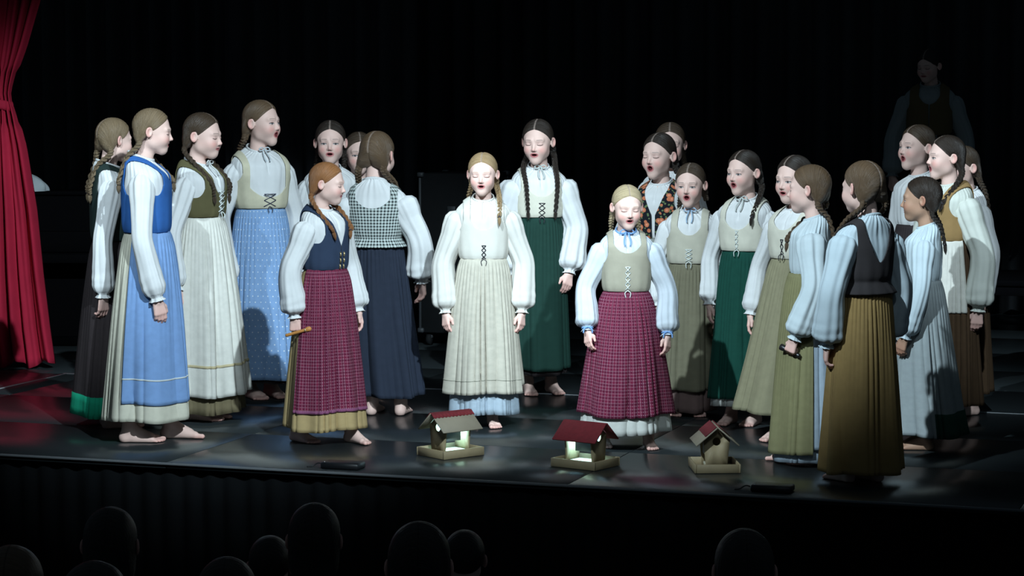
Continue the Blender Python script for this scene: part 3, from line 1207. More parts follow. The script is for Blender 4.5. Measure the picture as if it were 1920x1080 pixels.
    if G.skirt:
        K = Skirt(zw + 0.005, hemz, wa + 0.006, wb + 0.006, G.hw, hdp, G.hx, -G.hy_, G.seed, G.nf, G.amp, G.flare)
        V, Q, uv = K.mesh()
        o = link_mesh('skirt', V, Q, G.skirt, root, {'uvw': uv})
        solidify(o, 0.003, -1)
        # waistband
        t = np.linspace(-0.002, 0.024, 5)[:, None]
        th_ = (np.arange(80) / 80 * 2 * np.pi + 2)[None, :]
        tb = np.clip(t, 0, 1)
        P = K.pt(th_ + 0 * t, tb * 0.0 + 0 * th_, 0.004)
        P[..., 2] = zw + 0.005 - t
        link_mesh('waistband', P.reshape(-1, 3), grid_faces(5, 80, True), g.get('band_mat') or (G.apron[0] if G.apron else G.skirt), root,
                  {'uvw': np.stack(np.broadcast_arrays(th_ * 0.12, t, t), -1).reshape(-1, 3)})
        if G.apron:
            am, az, aw_ = G.apron[:3]
            t1 = (zw + 0.005 - az) / (zw + 0.005 - hemz)
            V, Q, uv = K.mesh(0.0, t1, -aw_, aw_, 44, 160, 0.008)
            ap = solidify(link_mesh('apron', V, Q, am, root, {'uvw': uv}), 0.003, -1)
            for (z0, z1, bmat) in (G.apron[3] if len(G.apron) > 3 else ()):
                ta, tb_ = [(zw + 0.005 - q) / (zw + 0.005 - hemz) for q in (z1, z0)]
                V, Q, uv = K.mesh(ta, tb_, -aw_, aw_, 3, 160, 0.0105)
                solidify(link_mesh('trim', V, Q, bmat, ap, {'uvw': uv}), 0.002, -1)
        for (z0, z1, bmat) in G.bands:
            ta, tb_ = [(zw + 0.005 - q) / (zw + 0.005 - hemz) for q in (z1, z0)]
            V, Q, uv = K.mesh(ta, tb_, nt=4, off=0.0035)
            solidify(link_mesh('hem_band', V, Q, bmat, root, {'uvw': uv}), 0.003, -1)
        if G.under:
            um, uz = G.under[:2]
            kw = G.under[2] if len(G.under) > 2 else 0.93
            K2 = Skirt(zw - 0.02, uz, wa * 0.93, wb * 0.93, G.hw * kw, hdp * kw, G.hx * 1.05, -G.hy_ * 1.05, G.seed, G.nf, G.amp * 0.8, G.flare)
            V, Q, uv = K2.mesh(0.25, 1.0, nt=20, nu=220, off=-0.006)
            solidify(link_mesh('underskirt', V, Q, um, root, {'uvw': uv}), 0.003, -1)
    elif g.get('trousers'):
        pr = []
        for (fx, fy, fr) in G.feet:
            hip = np.array([0.065 * np.sign(fx), 0, zw])
            pth = spline([hip, hip + [0.0, 0, -0.2], [fx, -fy + 0.01, 0.45], [fx, -fy + 0.02, 0.05]], 20)
            V, Fq = tube(pth, np.interp(np.linspace(0, 1, 20), [0, .3, 1], [.085, .085, .062]) * k, 24)
            pr.append((V, Fq, {'uvw': V}))
        V, Fs, A = join(pr)
        link_mesh('trousers', V, Fs, g['trousers'], root, A)
    # ---- bodice
    if G.bodice:
        b = dict(mat=None, scoop=0.10, bscoop=0.12, xin=0.070, xout=0.108, pep=0.0, gap=0.0, arm=0.150, low=-0.003, vexp=2.4, rise=0.045)
        b.update(G.bodice)
        zlo = zw - b['low'] - b['pep']
        nz_, nu_ = 64, 150
        zz = np.linspace(zlo, zc, nz_)[:, None]
        th = (np.arange(nu_) / nu_ * 2 * np.pi + 1.7)[None, :]
        off = 0.0075 + 0.018 * sstep(0.0, 1.0, np.clip((zw - zz) / 0.06, 0, 1)) * (b['pep'] > 0) + 0.006 * sstep(0.06, 0.0, zc - zz)
        off = off + 0.0012 * np.cos(14 * th) * sstep(zc - 0.1, zw, zz) + b.get('ruf', 0.001) * np.cos(19 * th) * np.clip((zw - zz) / 0.05, 0, 1) * (b['pep'] > 0)
        P = T.pt(th + 0 * zz, zz + 0 * th, off).reshape(-1, 3)
        uv = np.stack(np.broadcast_arrays(th * 0.135 * k, zz, zz * 0), -1).reshape(-1, 3)
        x, z = np.abs(P[:, 0]), P[:, 2]
        fr = P[:, 1] < 0.01
        xi, xo = b['xin'] * k, b['xout'] * k
        sc = np.where(fr, zc - b['scoop'] * k, zc - b['bscoop'] * k)
        fneck = np.maximum(x - xi - 0.004 * np.sin(np.clip((zc - z) * 10, 0, 1.5)), sc + b['rise'] * k * (x / xi) ** b['vexp'] - z)
        za = zc - b['arm'] * k
        farm = np.maximum(xo - x, za - 0.02 * k + 0.05 * k * np.clip((xo * 1.25 - x) / (xo * 0.25), 0, 1) ** 2 - z)
        fld = np.minimum(fneck, farm)
        if b['gap']:
            gp = np.where(P[:, 1] < 0, x - b['gap'] * (0.6 + 0.4 * sstep(zw, zc, z)), 1)
            fld = np.minimum(fld, gp)
        V, Tt, uv = clip(P, grid_faces(nz_, nu_, True), fld, uv)
        o = link_mesh('bodice', V, Tt, b['mat'], root, {'uvw': uv})
        solidify(o, 0.004, 0.6)
        if b.get('edge'):
            pass
    # ---- lacing / toggles
    if G.lacing:
        lm, z0, z1, lw, n = G.lacing[:5]
        offl = 0.013 if G.bodice else 0.008
        z0, z1 = zw + z0, zw + z1
        ln = []
        zs = np.linspace(z0, z1, n + 1)
        for i in range(n):
            for sx in (-1, 1):
                ln.append(np.array([T.front(sx * lw, zs[i], offl), T.front(0, (zs[i] + zs[i + 1]) / 2, offl + 0.002), T.front(-sx * lw, zs[i + 1], offl)]))
        ln.append(np.array([T.front(-lw, z1, offl), T.front(0, z1, offl), T.front(lw, z1, offl)]))
        f0 = T.front(0, z0, offl)
        for sx in (-1, 1):
            ln.append(spline([f0, f0 + [sx * 0.014, -0.008, -0.012], f0 + [sx * 0.010, -0.012, -0.035]], 8))
        tubes('lacing', ln, 0.0023, lm, root, 5)
    if g.get('toggles'):
        tm, zs, tx = g['toggles']
        for q in zs:
            for sx in (-1, 1):
                c = T.front(sx * tx, zw + q, 0.014)
                tubes('toggle', [np.array([c + [0, 0, 0.011], c + [0, -0.003, 0], c + [0, 0, -0.011]])], 0.0042, tm, root, 7)
    root['_'] = 0
    del root['_']
    return root, arms

# ------------------------------------------------------------------ costume fabrics
CREAM = (0.60, 0.57, 0.45)
M_DARKBROWN = fabric('dark_brown_wool', (0.040, 0.031, 0.033))
M_GREENBAND = fabric('bright_green_cotton', (0.010, 0.30, 0.17))
M_BLUE = fabric('blue_cotton', (0.21, 0.35, 0.63))
M_ROYAL = fabric('royal_blue_wool', (0.035, 0.13, 0.40))
M_CREAM = fabric('cream_cotton', (0.64, 0.61, 0.50))
M_CREAMB = fabric('cream_bodice', (0.72, 0.69, 0.58))
M_IVORY = fabric('ivory_bodice', (0.68, 0.63, 0.47))
M_WHITESKIRT = fabric('white_cotton', (0.71, 0.69, 0.63))
M_OLIVE = fabric('olive_wool', (0.13, 0.115, 0.055))
M_OLIVEUN = fabric('olive_underskirt', (0.19, 0.155, 0.09))
M_TAN = fabric('tan_ribbon', (0.58, 0.49, 0.30))
M_WHITELINE = fabric('white_ribbon', (0.62, 0.66, 0.66))
M_DOT = fabric('blue_dotted_cotton', (0.25, 0.40, 0.66), 'dots', (0.72, 0.78, 0.84), size=0.034)
M_NAVYVEST = fabric('navy_wool', (0.034, 0.052, 0.095))
M_BURG = fabric('burgundy_check', (0.175, 0.018, 0.050), 'check', (0.56, 0.34, 0.42), (0.07, 0.009, 0.030), size=0.018)
M_MUSTARD = fabric('mustard_cotton', (0.44, 0.32, 0.155))
M_GING = fabric('black_white_gingham', (0.62, 0.68, 0.66), 'gingham', (0.012, 0.02, 0.022), size=0.0165)
M_NAVY = fabric('navy_cotton', (0.028, 0.036, 0.058))
M_LINEN = fabric('natural_linen', (0.53, 0.49, 0.41), noise=0.16)
M_LINEND = fabric('linen_tuck', (0.34, 0.33, 0.27))
M_PALEBLUE = fabric('pale_blue_linen', (0.40, 0.48, 0.56), noise=0.16)
M_GREEN = fabric('dark_green_cotton', (0.014, 0.046, 0.036))
M_GREEN2 = fabric('emerald_cotton', (0.010, 0.068, 0.050))
M_SAGE = fabric('sage_linen', (0.40, 0.37, 0.29))
M_BEIGE = fabric('pale_beige_linen', (0.58, 0.55, 0.45))
M_WHITEPET = fabric('white_petticoat', (0.66, 0.66, 0.62))
M_FLORAL = fabric('black_floral', (0.012, 0.014, 0.02), 'floral', (0.62, 0.20, 0.10), (0.16, 0.22, 0.10), size=0.034)
M_GREYPRINT = fabric('grey_print', (0.32, 0.33, 0.31), 'dots', (0.52, 0.54, 0.52), size=0.04)
M_OLIVEGREY = fabric('olive_grey_cotton', (0.20, 0.185, 0.125))
M_PINKBROWN = fabric('dusky_brown_cotton', (0.20, 0.13, 0.12))
M_OLIVELIGHT = fabric('light_olive_cotton', (0.30, 0.275, 0.175))
M_KHAKI = fabric('khaki_cotton', (0.24, 0.225, 0.115))
M_TANSKIRT = fabric('tan_brown_cotton', (0.34, 0.225, 0.090))
M_BLACKBROWN = fabric('charcoal_brown_wool', (0.045, 0.040, 0.042))
M_GREYBLUE = fabric('grey_blue_cotton', (0.36, 0.40, 0.41))
M_DKGREEN = fabric('deep_green_band', (0.025, 0.085, 0.060))
M_AMBER = fabric('amber_wool', (0.36, 0.225, 0.095))
M_BROWN = fabric('brown_cotton', (0.085, 0.050, 0.028))
M_BLACKLACE = plain('black_lace', (0.012, 0.012, 0.02), 0.7)
M_NAVYLACE = plain('navy_lace', (0.015, 0.022, 0.06), 0.7)
M_WHITELACE = plain('white_lace', (0.65, 0.7, 0.68), 0.7)
M_GREYLACE = plain('grey_lace', (0.20, 0.20, 0.18), 0.7)
M_BRASS = plain('brass', (0.55, 0.42, 0.22), 0.35, metal=0.7)
M_DARKSHIRT = fabric('grey_shirt', (0.30, 0.34, 0.35))
M_VEST = fabric('olive_brown_vest', (0.16, 0.12, 0.06))
M_BLACKGREEN = fabric('black_green_bodice', (0.020, 0.035, 0.032))

PEOPLE = [
    dict(key='A', label='person in dark brown skirt with bright green hem, turned away at far left', x=-2.075, y=12.757, H=1.618, hh=0.235, yaw=104, waist=0.98,
         hem=0.075, hw=0.215, hair='ash', hy=24, braids=('back', 'back'), bl=0.14, arms={'L': dict(fwd=-0.07)}, skirt=M_DARKBROWN, bands=((0.075, 0.185, M_GREENBAND),),
         bodice=dict(mat=M_BLACKGREEN, scoop=.1, bscoop=.13), seed=11, amp=0.013, nf=9, mouth='mid', hy_=-0.02),
    dict(key='B', label='person in royal blue bodice and light blue apron over cream skirt, seen in profile', x=-1.83, y=12.276, H=1.673, hh=0.236, yaw=92, waist=1.05,
         hem=0.115, hw=0.225, hair='ash', hy=2, hp=8, mouth='mid', braids=('back', 'front'), bl=0.12, skirt=M_CREAM,
         apron=(M_BLUE, 0.205, 2.05, ((0.325, 0.333, M_WHITELINE),)), bodice=dict(mat=M_ROYAL, scoop=.11, bscoop=.13, xout=0.10, pep=0.0), seed=12, nf=9,
         arms={'L': dict(fwd=0.055, out=0.175), 'R': dict(fwd=0.05)}, feet=((-0.075, -0.06, 0), (0.06, 0.13, -4)), full=0.98, hf=0.02, hy_=-0.015),
    dict(key='C', label='person in olive bodice and white skirt with tan ribbon above the hem', x=-1.655, y=13.063, H=1.642, hh=0.25, yaw=68, waist=1.085,
         hem=0.145, hw=0.255, hair='brown', hy=4, mouth='shut', braids=('front', 'front'), bl=0.16, skirt=M_WHITESKIRT, bands=((0.302, 0.315, M_TAN),),
         under=(M_OLIVEUN, 0.05, 0.9), bodice=dict(mat=M_OLIVE, scoop=.16, bscoop=.08, gap=0.028, xin=0.055), seed=13, nf=13, amp=0.024,
         arms={'L': dict(fwd=-0.02)}, lacing=(M_WHITELACE, 0.03, 0.14, 0.03, 4), tie=(0.6, 0.62, 0.62)),
    dict(key='D', label='tall person in white blouse, pale laced bodice and blue dotted skirt', x=-1.430, y=13.958, H=1.701, hh=0.275, yaw=30, waist=1.085,
         hem=0.12, hw=0.225, hair='light', hy=32, hp=0, mouth='open', eyes='open', braids=('back', 'back'), skirt=M_DOT, under=(M_DARKBROWN, 0.10),
         bodice=dict(mat=M_IVORY, scoop=.235, bscoop=.12, xin=0.092, xout=0.125), lacing=(M_NAVYLACE, 0.015, 0.085, 0.036, 2), tie=(0.58, 0.64, 0.68), seed=14, nf=12,
         arms={'L': dict(fwd=0.0, out=0.2), 'R': dict(fwd=0.0, out=0.2)}, wk=1.02),
    dict(key='E', label='person in white blouse facing forward behind the red-haired one', x=-1.067, y=14.452, H=1.578, hh=0.268, yaw=8, waist=0.966, hem=0.1, hw=0.185, hair='dark',
         hy=-6, hp=2, mouth='mid', eyes='open', braids=('back', 'back'), skirt=M_DARKBROWN, tie=(0.45, 0.55, 0.70), seed=15),
    dict(key='G', label='person half hidden behind the gingham bodice, only part of the face showing', x=-0.935, y=14.982, H=1.50, hh=0.26, yaw=10, waist=0.9, hem=0.1, hw=0.185, hair='brown',
         hy=0, mouth='shut', eyes='open', braids=('back', 'back'), skirt=M_DARKBROWN, seed=16),
    dict(key='F', label='person in navy waistcoat and burgundy checked apron over mustard skirt', x=-0.935, y=12.220, H=1.406, hh=0.215, yaw=56, waist=0.868, hem=0.075, hw=0.205, hair='red',
         hy=22, hp=8, mouth='shut', braids=('front', 'front'), bl=0.12, skirt=M_MUSTARD, apron=(M_BURG, 0.168, 1.75, ((0.168, 0.183, fabric('pink_fringe', (0.30, 0.10, 0.20), 'stripe', (0.12, 0.03, 0.07), size=0.006)),)),
         bodice=dict(mat=M_NAVYVEST, scoop=.205, bscoop=.07, gap=0.005, vexp=1.1, rise=.16, xin=0.072, xout=.102, arm=.165), toggles=(M_BRASS, (0.02, 0.05, 0.08), 0.014), seed=17, nf=10,
         arms={'L': dict(fwd=-0.045, out=0.18, z=0.655, hand='grip'), 'R': dict(fwd=0.06, out=0.19, z=0.66)}, feet=((-0.07, -0.11, -10), (0.05, 0.14, -12)), full=1.25, band_mat=M_BURG, amp=0.013),
    dict(key='H', label='person seen from behind in black and white gingham bodice and navy skirt', x=-0.735, y=13.276, H=1.539, hh=0.262, yaw=172, waist=0.965, hem=0.105, hw=0.185, hair='light',
         hy=-16, hp=6, mouth='shut', braids=('front', 'front'), skirt=M_NAVY, under=(M_MUSTARD, 0.125, 0.94), bodice=dict(mat=M_GING, scoop=.1, bscoop=.125, xin=0.085, xout=0.118, pep=0.055, arm=.15, ruf=0.004),
         seed=18, nf=12, arms={'L': dict(out=0.24, fwd=0.05, z=0.74), 'R': dict(out=0.2)}, feet=((-0.14, -0.02, 0), (0.02, -0.02, 0)), hx=-0.06, wk=1.08, full=1.30),
    dict(key='I', label='person in cream blouse and pleated natural linen apron, standing in the middle', x=-0.150, y=12.797, H=1.437, hh=0.230, yaw=2, waist=0.880, hem=0.225, hw=0.200, hair='blonde',
         hy=-8, hp=6, mouth='mid', braids=('back', 'front'), bl=0.10, skirt=M_LINEN, apron=(M_LINEN, 0.185, 1.25, ((0.255, 0.259, M_LINEND),)), under=(M_PALEBLUE, 0.072, 0.92),
         bodice=dict(mat=fabric('cream_soft', (0.62, 0.595, 0.54), noise=0.05), scoop=.17, bscoop=.1, xin=.07), lacing=(M_BLACKLACE, 0.005, 0.075, 0.011, 3), seed=19, nf=14, amp=0.015, full=1.30, blouse=(0.62, 0.60, 0.56),
         arms={'L': dict(out=0.175, fwd=0.04, z=0.615), 'R': dict(out=0.195, fwd=0.04, z=0.615)}, feet=((-0.06, -0.05, 0), (0.05, 0.02, 6))),
    dict(key='J', label='person in black-laced cream bodice and dark green skirt, furthest back in the middle', x=0.155, y=14.127, H=1.592, hh=0.265, yaw=8, waist=1.025, hem=0.150, hw=0.175, hair='dark',
         hy=-22, hp=8, mouth='mid', braids=('front', 'front'), bl=0.24, skirt=M_GREEN, under=(M_DARKBROWN, 0.12), bodice=dict(mat=M_CREAMB, scoop=.16, bscoop=.1, xin=.075),
         lacing=(M_BLACKLACE, 0.005, 0.085, 0.018, 3), seed=20, nf=9, amp=0.010, full=1.45, arms={'R': dict(out=0.16, fwd=0.08, z=0.72, eo=0.07, turn=-65), 'L': dict(out=0.17)},
         feet=((-0.06, 0, 0), (0.085, -0.02, 12)), tie=(0.55, 0.6, 0.58)),
    dict(key='K', label='smallest person in sage vest and burgundy checked skirt with white petticoat', x=0.562, y=12.039, H=1.302, hh=0.222, yaw=2, waist=0.775, hem=0.172, hw=0.222, hair='pale',
         hy=6, hp=11, mouth='mid', braids=('back', 'back'), bl=0.05, skirt=M_BURG, under=(M_WHITEPET, 0.085, 0.98), bodice=dict(mat=M_SAGE, scoop=.12, bscoop=.08, xin=.075, arm=.16),
         lacing=(M_WHITELACE, 0.01, 0.125, 0.012, 4), seed=21, nf=12, amp=0.016, tie=(0.20, 0.36, 0.66), collar_col=True, blouse=(0.57, 0.62, 0.68),
         arms={'L': dict(out=0.165, fwd=0.05, z=0.60, eo=0.05), 'R': dict(out=0.165, fwd=0.05, z=0.575, eo=0.05)}, feet=((-0.10, -0.05, 0), (0.115, 0.03, 6)), full=1.22),
    dict(key='L', label='person in black floral bodice with orange flowers over white blouse', x=0.838, y=13.92, H=1.517, hh=0.276, yaw=-22, waist=0.918, hem=0.106, hw=0.27, hair='dark',
         hy=-12, hp=2, mouth='open', braids=('back', 'up'), skirt=M_GREYPRINT, bodice=dict(mat=M_FLORAL, scoop=.20, bscoop=.1, vexp=1.2, rise=.15, xin=.066, xout=.11, gap=0.015), seed=22, hx=-0.13),
    dict(key='M', label='person mostly hidden behind the one in floral bodice', x=0.945, y=14.70, H=1.563, hh=0.279, yaw=-10, waist=0.95, hem=0.11, hw=0.18, hair='brown',
         hy=4, hp=4, mouth='open', braids=('back', 'back'), skirt=M_DARKBROWN, seed=23),
    dict(key='N', label='person in beige bodice with white lacing and pale blue bow, olive grey skirt', x=0.965, y=13.22, H=1.369, hh=0.248, yaw=-10, waist=0.825, hem=0.150, hw=0.165, hair='brown',
         hy=-8, hp=5, mouth='open', eyes='open', braids=('back', 'up'), skirt=M_OLIVEGREY, under=(M_PINKBROWN, 0.03, 0.9), bodice=dict(mat=M_BEIGE, scoop=.15, bscoop=.1, xin=.066),
         lacing=(M_WHITELACE, 0.015, 0.08, 0.018, 3), tie=(0.40, 0.55, 0.72), seed=24, nf=11, arms={'R': dict(out=0.175, fwd=0.06, z=0.55), 'L': dict(out=0.17)}, full=1.05),
    dict(key='O', label='person in plain cream top and emerald green skirt beside the khaki skirts', x=1.222, y=12.857, H=1.449, hh=0.248, yaw=-28, waist=0.918, hem=0.145, hw=0.178, hair='dark',
         hy=-16, hp=4, mouth='open', eyes='open', braids=('back', 'front'), bl=0.06, skirt=M_GREEN2, under=(M_WHITEPET, 0.105, 0.96), bodice=dict(mat=M_CREAMB, scoop=.17, bscoop=.1),
         lacing=(M_WHITELACE, 0.01, 0.11, 0.008, 4), tie=(0.58, 0.62, 0.6), seed=25, nf=13, amp=0.013, full=1.05, feet=((-0.07, 0.02, 0), (0.06, 0.0, 0))),
    dict(key='P', label='person in cream bodice with dark lacing and light olive skirt swinging left', x=1.418, y=12.276, H=1.439, hh=0.25, yaw=-42, waist=0.918, hem=0.150, hw=0.225, hair='dark',
         hy=-4, hp=5, mouth='mid', eyes='open', braids=('back', 'back'), skirt=M_OLIVELIGHT, bodice=dict(mat=M_CREAMB, scoop=.12, bscoop=.1), lacing=(M_BLACKLACE, 0.03, 0.10, 0.008, 2), seed=26, nf=10,
         hy_=0.02, hx=-0.085, feet=((-0.07, 0.05, 0), (0.06, 0.0, 0)), arms={'R': dict(out=0.20, fwd=0.02, z=0.62)}),
    dict(key='Q', label='person facing left in white blouse and khaki apron, holding a small torch', x=1.405, y=11.527, H=1.416, hh=0.240, yaw=-98, waist=0.90, hem=0.085, hw=0.188, hair='light',
         hy=-12, hp=2, mouth='mid', braids=('front', 'back'), bl=0.13, skirt=M_PALEBLUE, apron=(M_KHAKI, 0.06, 1.72), under=(M_PALEBLUE, 0.02, 0.95), seed=27, nf=8, amp=0.010,
         arms={'R': dict(out=0.185, fwd=0.06, z=0.625, hand='grip', eb=0.05), 'L': dict(fwd=0.06)}, full=1.30, feet=((-0.06, 0.08, 0), (0.06, -0.02, 0)), hd=0.17, blouse=(0.58, 0.66, 0.70)),
    dict(key='R', label='person seen from behind in dark bodice and long tan brown skirt, nearest the stage edge', x=1.580, y=10.985, H=1.452, hh=0.245, yaw=-146, waist=0.915, hem=0.052, hw=0.185, hair='light',
         hy=4, hp=4, mouth='shut', braids=('front', 'front'), skirt=M_TANSKIRT, bodice=dict(mat=M_BLACKBROWN, scoop=.1, bscoop=.20, vexp=1.7, rise=.16, xin=0.078, xout=0.112, pep=0.06, arm=.17), seed=28, nf=9, amp=0.018,
         arms={'R': dict(out=0.185, fwd=0.03, z=0.64), 'L': dict(out=0.19)}, full=1.30, feet=((-0.06, 0.0, 0), (0.06, 0.06, 0)), blouse=(0.56, 0.66, 0.72)),
    dict(key='S', label='person in grey blue apron dress with dark green hem, dark hair, facing left', x=2.015, y=12.004, H=1.342, hh=0.228, yaw=-100, waist=0.83, hem=0.075, hw=0.185, hair='dark',
         hy=-4, hp=3, mouth='shut', eyes='open', braids=('back', 'back'), bl=0.08, skirt=M_GREYBLUE, bands=((0.075, 0.195, M_DKGREEN),), apron=(M_GREYBLUE, 0.078, 1.75), seed=29, nf=8, amp=0.013, skin=(0.42, 0.25, 0.17),
         arms={'R': dict(out=0.175, fwd=0.075, z=0.58)}, blouse=(0.54, 0.63, 0.68), hy_=-0.05, full=1.05),
    dict(key='T', label='person in amber bodice and off-white apron at the far right', x=2.245, y=12.657, H=1.529, hh=0.242, yaw=-58, waist=0.985, hem=0.14, hw=0.19, hair='dark',
         hy=-20, hp=0, mouth='open', eyes='open', braids=('front', 'front'), bl=0.09, skirt=M_BROWN, apron=(M_WHITESKIRT, 0.62, 1.5), bodice=dict(mat=M_AMBER, scoop=.12, bscoop=.08, xin=.06), seed=30,
         arms={'R': dict(out=0.19, fwd=-0.05, z=0.65)}, full=1.30, blouse=(0.66, 0.68, 0.62)),
    dict(key='U', label='person behind the amber bodice with only the singing face visible', x=2.33, y=14.12, H=1.558, hh=0.277, yaw=-58, waist=0.978, hem=0.106, hw=0.18, hair='brown',
         hy=-2, hp=-2, mouth='open', eyes='open', braids=('back', 'back'), skirt=M_DARKBROWN, seed=31),
    dict(key='V', label='person in shade behind the amber bodice, one grey-white sleeve showing', x=2.44, y=13.25, H=1.46, hh=0.238, yaw=-60, waist=0.947, hem=0.132, hw=0.17, hair='brown',
         hy=0, mouth='mid', braids=('back', 'back'), skirt=M_BROWN, seed=32, arms={'R': dict(out=0.2)}),
    dict(key='W', label='person in grey shirt and dark waistcoat standing in darkness on a riser', x=3.015, y=17.75, dz=0.42, H=1.62, hh=0.240, yaw=-12, waist=1.0, hair='black', style='short',
         hy=-25, hp=12, mouth='shut', braids=(None, None), blouse=(0.30, 0.34, 0.35), top_name='shirt', bodice=dict(mat=M_VEST, scoop=.12, bscoop=.03, gap=0.006, xin=.06, xout=.115),
         trousers=M_BROWN, seed=33, wk=1.12, full=1.1, slit=False, arms={'L': dict(out=0.26), 'R': dict(out=0.26)}, group=None),
]
HELD = {}
for sp in PEOPLE:
    r, arms = person(sp)
    HELD[sp['key']] = (r, arms)


def held(key, side, name, label, cat, build):
    r, arms = HELD[key]
    a = [q for q in arms if q[0] == side][0][4]
    rz = Matrix.Rotation(r.rotation_euler[2], 4, 'Z')
    M = Matrix([list(row) for row in a['M']]).to_4x4()
    o = empty(name, (0, 0, 0))
    w = Matrix.Translation(r.location) @ rz @ Matrix.Translation(Vector(a['W'])) @ M
    o.matrix_world = w
    build(o, side)
    tag(o, label, cat)
    return o


def torch(o, sd):
    x0 = -0.026 * sd
    blk = plain('torch_black', (0.015, 0.015, 0.016), 0.35)
    P = np.array([[x0, y, -0.072] for y in (0.045, 0.040, -0.035, -0.045, -0.058, -0.070)])
    V, Fq = tube(P, [0.008, 0.0105, 0.0105, 0.0135, 0.0155, 0.0155], 20)
    link_mesh('barrel', V, Fq, blk, o)
    P = np.array([[x0, y, -0.072] for y in (-0.0695, -0.0715)])
    V, Fq = tube(P, 0.0135, 20)
    link_mesh('lens', V, Fq, plain('torch_lens', (0.35, 0.33, 0.30), 0.15), o)


def stick(o, sd):
    x0 = -0.026 * sd
    wd = plain('orange_wood', (0.52, 0.22, 0.055), 0.55, noise=0.2, scale=60)
    P = np.array([[x0, y, -0.072 - 0.2 * (y + 0.03)] for y in (0.05, 0.044, -0.050, -0.062, -0.075, -0.082)])
    V, Fq = tube(P, [0.005, 0.008, 0.008, 0.0125, 0.0125, 0.006], 14)
    link_mesh('stick', V, Fq, wd, o)
    P = np.array([[x0, y, -0.072 - 0.2 * (y + 0.03)] for y in (-0.046, -0.054)])
    V, Fq = tube(P, 0.0098, 14)
    link_mesh('ring', V, Fq, M_BRASS, o)


held('Q', 1, 'torch', 'small black torch in the hand of the person in khaki apron', 'torch', torch)
held('F', -1, 'wooden_stick', 'short orange wooden stick held by the person in navy waistcoat', 'stick', stick)

# riser under the person at the back
rs = st_root('stage_riser', 3.015 * CA - 17.75 * SA, 3.015 * SA + 17.75 * CA)
RB = plain('riser_black', (0.004, 0.004, 0.005), 0.9, spec=0.05)
box('deck_board', -1.0, 1.0, -0.5, 0.5, 0.38, 0.42, RB, rs, 0.004)
for sx in (-0.95, 0.95):
    for sy in (-0.45, 0.45):
        box('leg', sx - 0.025, sx + 0.025, sy - 0.025, sy + 0.025, 0.0, 0.38, RB, rs, 0.003)
for sy in (-0.45, 0.45):
    box('frame_rail', -0.92, 0.92, sy - 0.02, sy + 0.02, 0.31, 0.379, RB, rs, 0.003)
tag(rs, 'low black platform in the dark at the back right of the stage', 'riser')

# ------------------------------------------------------------------ bird feeders
PLY = plain('plywood', (0.30, 0.235, 0.135), 0.65, noise=0.25, scale=18, bump=0.05)
PLYROOF = plain('grey_plywood', (0.24, 0.205, 0.15), 0.7, noise=0.2, scale=14, bump=0.05)
RED = plain('red_felt', (0.14, 0.009, 0.014), 0.9, noise=0.3, scale=40, bump=0.3)


def glassy():
    m = bpy.data.materials.new('smoky_perspex')
    nt, N, L, b = nodes_of(m)
    b.inputs['Base Color'].default_value = (0.30, 0.36, 0.38, 1)
    b.inputs['Roughness'].default_value = 0.35
    b.inputs['Alpha'].default_value = 0.9
    return m


PERSPEX = glassy()


def lampmat():
    m = bpy.data.materials.new('lamp_glow')
    nt, N, L, b = nodes_of(m)
    b.inputs['Base Color'].default_value = (0.8, 0.9, 0.9, 1)
    b.inputs['Emission Color'].default_value = (0.55, 1.0, 1.0, 1)
    b.inputs['Emission Strength'].default_value = 7.0
    return m


LAMP = lampmat()


def gable(name, y0, y1, hole, mat, parent):
    poly = np.array([(-0.048, 0.012), (0.048, 0.012), (0.062, 0.150), (0.0, 0.203), (-0.062, 0.150)])
    c = np.array([0.0, 0.142])
    n = 40
    inner, outer = [], []
    for a in np.linspace(0, 2 * np.pi, n, endpoint=False):
        d = np.array([math.cos(a), math.sin(a)])
        best = 9
        for i in range(5):
            p, q = poly[i], poly[(i + 1) % 5]
            e = q - p
            den = d[0] * e[1] - d[1] * e[0]
            if abs(den) < 1e-9:
                continue
            w = p - c
            t = (w[0] * e[1] - w[1] * e[0]) / den
            s = (w[0] * d[1] - w[1] * d[0]) / den
            if t > 0 and -1e-6 <= s <= 1 + 1e-6:
                best = min(best, t)
        pt = c + d * best
        k = np.argmin(np.linalg.norm(poly - pt, axis=1))
        if np.linalg.norm(poly[k] - pt) < 0.011:
            pt = poly[k]
        outer.append(pt)
        inner.append(c + d * (0.019 if hole else 0.0005))
    R = []
    for ring, y in ((inner, y0), (outer, y0), (outer, y1), (inner, y1), (inner, y0)):
        R.append(np.array([[p[0], y, p[1]] for p in ring]))
    V = np.concatenate(R[:4])
    Q = grid_faces(4, n, True)
    j = np.arange(n)
    Q = np.concatenate([Q, np.stack([3 * n + j, 3 * n + (j + 1) % n, (j + 1) % n, j], 1)])
    return fix_normals(link_mesh(name, V, Q, mat, parent, smooth=False))


